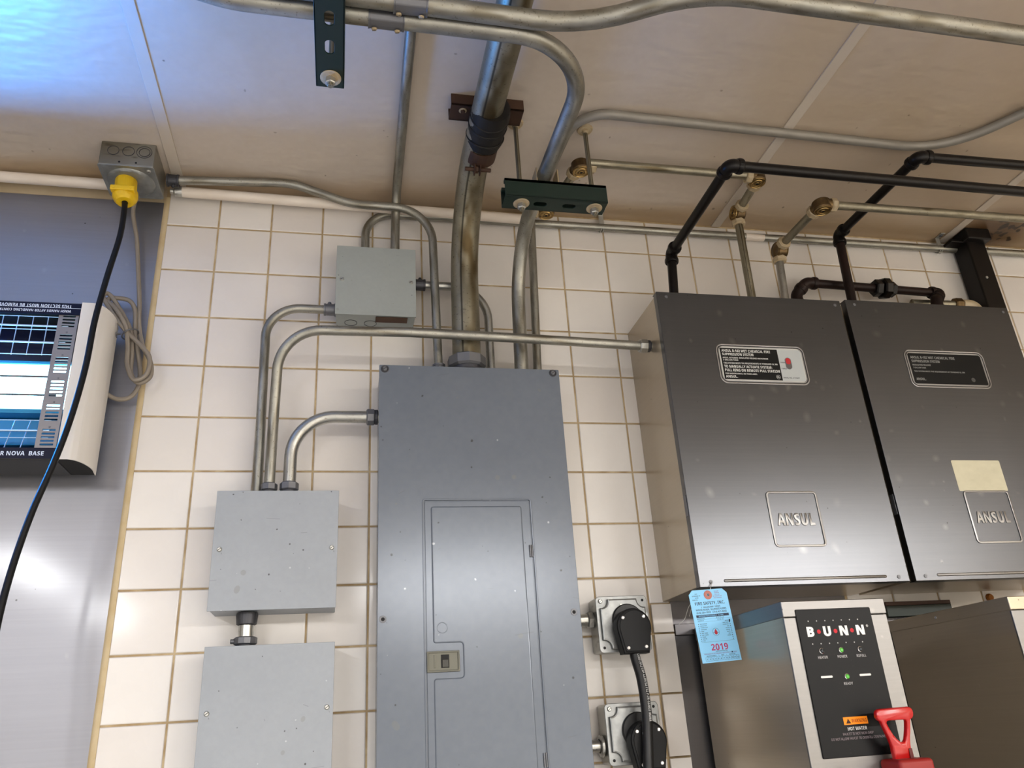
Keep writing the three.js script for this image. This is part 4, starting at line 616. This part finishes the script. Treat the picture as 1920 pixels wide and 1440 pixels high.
{
  const x0 = 1.38, x1 = 1.78, zf = 0.346, zb = 0.02, yt = 1.677, t = thing('water_dispenser', 'wide stainless steel dispenser at the right edge, mostly its plain side in view', 'beverage dispenser', [1.58, 0.9, 0.18]);
  mesh('side_panel', bx(x0 + 0.0016, x0 + 0.004, 0.93, yt - 0.02, zb + 0.002, zf - 0.002, 0.0008), M.steelSide, t); mesh('side_panel', bx(x1 - 0.004, x1 - 0.0016, 0.93, yt - 0.02, zb + 0.002, zf - 0.002, 0.0008), M.steelSide, t);
  mesh('back_panel', bx(x0 + 0.004, x1 - 0.004, 0.93, yt - 0.02, zb, zb + 0.003, 0.0008), M.steelPlain, t);
  mesh('lid', bx(x0, x1, yt - 0.022, yt, zb, zf + 0.001, 0.0016, 3), M.steelSide, t); mesh('front_frame', bx(x0 + 0.0006, x1 - 0.0006, 0.93, yt - 0.0225, zf - 0.004, zf, 0.0012), M.steelPlain, t);
  mesh('control_panel', plate(0.33, 0.3, 0.003, 0.003, 0.0008).translate(1.585, 1.49, zf - 0.0004), std({ map: mottle([128, 112, 96], [112, 96, 82], 161), roughness: 0.35 }), t);
  mesh('screw', cyl(V(x0, yt - 0.011, 0.165), XN, 0.003, 0.0012, 0.0004), M.chrome, t);
  mesh('base', bx(x0 + 0.01, x1 - 0.01, 0.915, 0.932, zb + 0.01, zf - 0.01, 0.003), M.black, t); for (const x of [x0 + 0.03, x1 - 0.03]) for (const z of [zb + 0.04, zf - 0.04]) mesh('foot', cyl(V(x, 0.9, z), Y, 0.013, 0.018, 0.002), M.black, t);
}
{
  const t = thing('counter', 'stainless steel counter below the picture, carrying the two dispensers', 'counter', [1.6, 0, 0.35]); mesh('worktop', bx(0.86, 2.6, 0.86, 0.9, 0.0, 0.68, 0.006), M.steelPlain, t); mesh('cupboard', bx(0.88, 2.58, 0.1, 0.861, 0.01, 0.64, 0.004), M.steelPlain, t); mesh('plinth', bx(0.9, 2.56, 0, 0.102, 0.03, 0.58, 0.002), M.black, t);
}
{
  const t = thing('wall_rail', 'brown topped dark rail on the wall between the two dispensers', 'rail', [1.46, 1.69, 0.012]); mesh('rail_body', bx(1.385, 1.54, 1.686, 1.708, -0.002, 0.022, 0.001), std({ color: 0x1c2a22, roughness: 0.5 }), t); mesh('rail_top', bx(1.385, 1.54, 1.708, 1.716, -0.002, 0.022, 0.001), std({ color: 0x4c342a, roughness: 0.6 }), t);
  const o = thing('pipe_stub', 'small orange-brown round cap on the wall just below the right steel cabinet', 'cap', [1.657, 1.721, 0]); mesh('cap', lathe(V(1.657, 1.72, -0.001), Z, [[0.0085, 0], [0.0085, 0.004], [0.006, 0.008], [0, 0.009]], 18), M.orange, o);
}

// ================================================================== the box with the yellow plug
{
  const yb = 2.587, t = thing('ceiling_outlet', 'square metal outlet box fixed under the ceiling, holding the yellow plug', 'outlet', [-0.16, CEIL, 0.09]);
  const x0 = -0.21, x1 = -0.108, z0 = 0.039, z1 = 0.141; mesh('housing', bx(x0, x1, yb + 0.002, CEIL - 0.0005, z0, z1, 0.002), M.galv, t);
  const s = rrShape(0.105, 0.105, 0.006), d = ext(s, 0.003, 0.001); d.rotateX(Math.PI / 2); d.translate(-0.159, yb + 0.002, 0.09);
  mesh('cover', [d, lathe(V(-0.159, yb + 0.001, 0.09), YN, [[0.046, 0], [0.045, 0.003], [0.041, 0.006], [0.02, 0.0068], [0, 0.0068]], 40, 1.2)].map(uvm), std({ map: rep(mottle([168, 170, 168], [120, 122, 120], 171, 10), 5), metalness: 0.75, roughness: 0.45 }), t);
  for (const [x, r] of [[-0.186, 0.011], [-0.158, 0.0115], [-0.128, 0.0105]]) mesh('knockout', lathe(V(x, yb + 0.036, z1 - 0.0004), Z, [[r - 0.0009, 0], [r - 0.0009, 0.0012], [r, 0.0012], [r, 0]], 28), M.darkZinc, t);
  mesh('knockout', lathe(V(-0.1285, yb + 0.0365, z1 - 0.0004), Z, [[0.0138, 0], [0.0138, 0.0011], [0.0147, 0.0011], [0.0147, 0]], 28), M.darkZinc, t);
  for (const x of [-0.172, -0.141]) mesh('screw_hole', cyl(V(x, yb + 0.009, z1), Z, 0.0021, 0.0004), M.dark, t);
  screwHead(V(-0.118, yb - 0.001, 0.131), YN, 0.0042, 'screw', t); for (const [x, z] of [[-0.2, 0.131], [-0.115, 0.05]]) mesh('screw_hole', cyl(V(x, yb - 0.0005, z), YN, 0.0024, 0.0004), M.dark, t);
}
{
  const t = thing('hanging_cord', 'black cord with a yellow plug, hanging from the ceiling box past the insect light', 'power cord', [-0.162, 2.58, 0.1]);
  const a = V(-0.166, 2.581, 0.1), d = V(0.1, -1, 0.12).normalize();
  mesh('plug', lathe(a, d, [[0, 0], [0.0195, 0], [0.0205, 0.002], [0.0205, 0.03], [0.0195, 0.0315]], 26), M.yellow, t);
  const e = a.clone().addScaledVector(d, 0.031); mesh('plug_clamp', [lathe(e, d, [[0.0195, 0], [0.0235, 0.002], [0.0235, 0.013], [0.021, 0.02], [0.0155, 0.0265], [0.006, 0.027]], 26), bx(e.x - 0.022, e.x + 0.023, e.y - 0.012, e.y - 0.001, e.z + 0.012, e.z + 0.0265, 0.002)], M.yellow, t);
  for (const q of [-0.0155, 0.0165]) mesh('screw', cyl(V(e.x + q, e.y - 0.0065, e.z + 0.0262), Z, 0.0028, 0.0012, 0.0004), M.yellow, t);
  const f = e.clone().addScaledVector(d, 0.024);
  mesh('cord', cord([[f.x, f.y, f.z], [-0.156, 2.5, 0.117], [-0.152, 2.433, 0.13], [-0.16, 2.332, 0.14], [-0.165, 2.237, 0.15], [-0.166, 2.14, 0.155], [-0.173, 2.037, 0.165], [-0.183, 1.959, 0.175], [-0.198, 1.877, 0.185], [-0.207, 1.793, 0.195], [-0.209, 1.721, 0.205], [-0.204, 1.611, 0.22], [-0.2, 1.4, 0.23], [-0.2, 1.0, 0.23]], 0.0053, 140, 14), M.rubber, t);
}
{
  const t = thing('gray_cable', 'grey cable tied in a bundle of loops beside the insect light', 'cable', [-0.13, 2.27, 0.02]);
  mesh('cable', cord([[-0.15, 2.592, 0.06], [-0.166, 2.565, 0.03], [-0.153, 2.494, 0.018], [-0.14, 2.406, 0.015], [-0.131, 2.344, 0.016], [-0.126, 2.3, 0.02], [-0.112, 2.25, 0.028], [-0.09, 2.205, 0.034], [-0.09, 2.178, 0.034], [-0.107, 2.166, 0.034], [-0.124, 2.185, 0.03], [-0.128, 2.23, 0.03], [-0.135, 2.275, 0.034], [-0.16, 2.322, 0.036], [-0.186, 2.356, 0.036], [-0.192, 2.347, 0.044], [-0.17, 2.31, 0.046], [-0.14, 2.27, 0.044], [-0.11, 2.24, 0.044], [-0.092, 2.215, 0.046], [-0.094, 2.178, 0.046], [-0.113, 2.168, 0.044], [-0.129, 2.196, 0.043], [-0.134, 2.24, 0.043], [-0.142, 2.28, 0.048], [-0.166, 2.318, 0.05], [-0.185, 2.34, 0.038], [-0.178, 2.352, 0.026], [-0.152, 2.352, 0.02], [-0.138, 2.334, 0.022], [-0.128, 2.27, 0.026], [-0.112, 2.2, 0.02], [-0.112, 2.165, 0.018], [-0.124, 2.143, 0.018], [-0.145, 2.138, 0.02], [-0.175, 2.152, 0.028]], 0.0044, 320, 12), M.grayCable, t);
  const g = new THREE.TorusGeometry(0.0155, 0.0013, 8, 28); g.rotateX(Math.PI / 2); g.rotateZ(0.5); g.scale(1, 1, 1.15); g.translate(-0.1345, 2.268, 0.036); mesh('twist_tie', [g, cord([[-0.148, 2.262, 0.048], [-0.155, 2.262, 0.052], [-0.16, 2.256, 0.05]], 0.0012, 10, 6), cord([[-0.148, 2.262, 0.048], [-0.154, 2.256, 0.054], [-0.152, 2.25, 0.056]], 0.0012, 10, 6)], M.castZinc, t);
}
// ================================================================== insect light
{
  const xL = -0.74, xR = -0.2, yb = 1.985, yt = 2.287, t = thing('insect_light', 'wall mounted insect killing light with glowing blue lamps and rounded white ends', 'bug zapper', [-0.47, yb, 0.06]);
  const navy = std({ color: 0x060a24, roughness: 0.35 }), lipm = (tx) => phys({ map: tx, roughness: 0.4, specularIntensity: 0.4 });
  mesh('back_plate', bx(xL, xR, yb + 0.01, yt - 0.005, 0.028, 0.031, 0.0006), navy, t);
  mesh('top_rail', [bx(xL, xR, yt - 0.012, yt, 0.028, 0.118, 0.0015)], M.black, t); mesh('bottom_rail', [bx(xL, xR, yb, yb + 0.012, 0.028, 0.118, 0.0015)], M.black, t);
  const lip = (y0, y1, lines, flip) => { const w = xR - xL, h = y1 - y0, tx = canvasTex(2048, Math.round(2048 * h / w), (g, W, H) => { g.fillStyle = '#070a26'; g.fillRect(0, 0, W, H); g.fillStyle = '#d9e4f4'; if (flip) { g.translate(W, H); g.rotate(Math.PI); } lines.forEach(([s, x, y, px, wd, al]) => { g.textAlign = al; g.font = 'bold ' + px + 'px sans-serif'; g.fillText(s, x, y, wd); }); }); return mesh(flip ? 'upper_lip' : 'lower_lip', plate(w, h, 0.001, 0.002).translate((xL + xR) / 2, (y0 + y1) / 2, 0.117), lipm(tx), t); };
  lip(2.2625, 2.285, [['THIS SECTION MUST BE REMOVED', 66, 74, 35, 480, 'left'], ['WASH HANDS AFTER HANDLING CONTROL', 66, 34, 26, 480, 'left'], ['_______________________________________________________________', 0, 44, 36, 2048, 'left']], true); lip(1.987, 2.006, [['SUPER NOVA  BASE', 1975, 52, 40, 350, 'right']], false);
  for (const [a, b] of [[xL, xL + 0.002], [xR - 0.002, xR]]) mesh('light_stop_plate', bx(a, b, yb, yt, 0.029, 0.117, 0.0005), M.black, t);  // plates added to stop lamp light leaking out behind the end covers
  // lamps
  const lampM = std({ color: 0xffffff, emissive: new THREE.Color().setRGB(0.32, 0.78, 1.0), emissiveIntensity: 7, roughness: 0.4 });
  for (const y of [2.1665, 2.1345, 2.1025]) { const l = mesh('lamp_tube', lathe(V(xL + 0.02, y, 0.066), X, [[0.004, 0], [0.0158, 0.004], [0.0158, 0.506], [0.004, 0.51]], 22), lampM, t); }
  mesh('lamp_reflector', [bx(xL + 0.02, xR - 0.01, 2.08, 2.088, 0.034, 0.09, 0.001), bx(xL + 0.02, xR - 0.01, 2.184, 2.19, 0.034, 0.07, 0.001)], std({ color: 0x2a7fa8, roughness: 0.3, metalness: 0.4 }), t);
  mesh('lamp_ballast', bx(xL + 0.01, xR - 0.005, 2.03, 2.079, 0.032, 0.062, 0.002), std({ color: 0x1f86c0, roughness: 0.4 }), t);
  const wireM = std({ color: 0xbcd2e6, roughness: 0.35, metalness: 0.7 }), rod = (a, b, r) => sweep([V(...a), V(...a).lerp(V(...b), 0.5), V(...b)], r, 8);
  for (let x = -0.256; x > xL + 0.01; x -= 0.0247) mesh('grille_wire', rod([x, 2.262, 0.1095], [x, 2.184, 0.1095], 0.0009), wireM, t);
  for (let x = -0.262; x > xL + 0.01; x -= 0.0247) mesh('grille_wire', rod([x, 2.006, 0.1095], [x + 0.006, 2.062, 0.1], 0.0009), wireM, t);
  for (const [y, r] of [[2.2605, 0.0008], [2.2415, 0.0018], [2.234, 0.0008], [2.2085, 0.0018], [2.1845, 0.0008], [2.141, 0.0019], [2.106, 0.0019], [2.0585, 0.0008], [2.0395, 0.0018], [2.0265, 0.0008], [2.0065, 0.0018]]) mesh('grille_bar', rod([xL, y, 0.111], [xR - 0.02, y, 0.111], r), r === 0.0019 ? M.steelDark : wireM, t);
  // slotted side strip
  const s = rrShape(0.034, 0.27, 0.001), ys = []; for (let k = 0; k < 6; k++) for (let i = 0; i < 5; i++) ys.push(-0.122 + k * 0.0455 + i * 0.0066 + (k > 2 ? 0 : 0)); for (const y of ys) if (y < 0.128) s.holes.push(rrShape(0.021, 0.0034, 0.0008, 0.001, y, THREE.Path));
  const sp = mesh('slotted_strip', ext(s, 0.0014, 0.0003, 3).translate(-0.2205, 2.135, 0.1145), std({ color: 0x8a8686, metalness: 0.7, roughness: 0.45 }), t);
  for (const y of [2.0035, 2.045, 2.0915, 2.137, 2.182, 2.228, 2.266]) mesh('screw', cyl(V(-0.2195, y, 0.1159), Z, 0.0016, 0.0008, 0.0002), M.castZinc, sp);
  // rounded white end covers
  const prof = (sg, o) => { const q = new THREE.Shape(), x = (u) => sg * u; q.moveTo(x(o), -0.122); q.lineTo(x(o + 0.018), -0.122); q.bezierCurveTo(x(o + 0.036), -0.12, x(o + 0.044), -0.088, x(o + 0.044), -0.06); q.lineTo(x(o + 0.04), -0.028); q.lineTo(x(o + 0.0385), -0.028); q.lineTo(x(o + 0.0425), -0.06); q.bezierCurveTo(x(o + 0.0425), -0.086, x(o + 0.034), -0.118, x(o + 0.018), -0.1205); q.lineTo(x(o), -0.1205); q.closePath(); return q; };
  const solid = (sg) => { const q = new THREE.Shape(), x = (u) => sg * u; q.moveTo(x(-0.003), -0.028); q.lineTo(x(-0.003), -0.119); q.lineTo(x(0.016), -0.119); q.bezierCurveTo(x(0.033), -0.117, x(0.041), -0.085, x(0.041), -0.06); q.lineTo(x(0.037), -0.028); q.closePath(); return q; };
  for (const [sg, x] of [[1, xR], [-1, xL]]) {
    const g = fix(new THREE.ExtrudeGeometry(prof(sg, 0), { depth: yt - yb, bevelEnabled: false, curveSegments: 16 })); g.rotateX(-Math.PI / 2); g.translate(x, yb, 0); const e = mesh('end_cover', uvm(toCreasedNormals(g, 0.7)), M.beige, t); e.userData.label = 'rounded white end cover';
    for (const y of [yb + 0.001, yt - 0.004]) { const k = ext(solid(sg), 0.003, 0, 12); k.rotateX(-Math.PI / 2); k.translate(x, y, 0); mesh('end_cap', k, M.dark, e); }
  }
  const r = new THREE.RectAreaLight(new THREE.Color().setRGB(...UV_LIGHT[1]), UV_LIGHT[0], 0.34, 0.09); r.position.set(-0.57, 2.1345, 0.0865); r.rotation.y = Math.PI; r.castShadow = true; scene.add(r);
}

// drop the helper entries and hand over
for (const o of things) delete o.userData.base;
scene.traverse((o) => { if (o.isMesh) o.castShadow = o.receiveShadow = true; });
renderer.render(scene, camera);
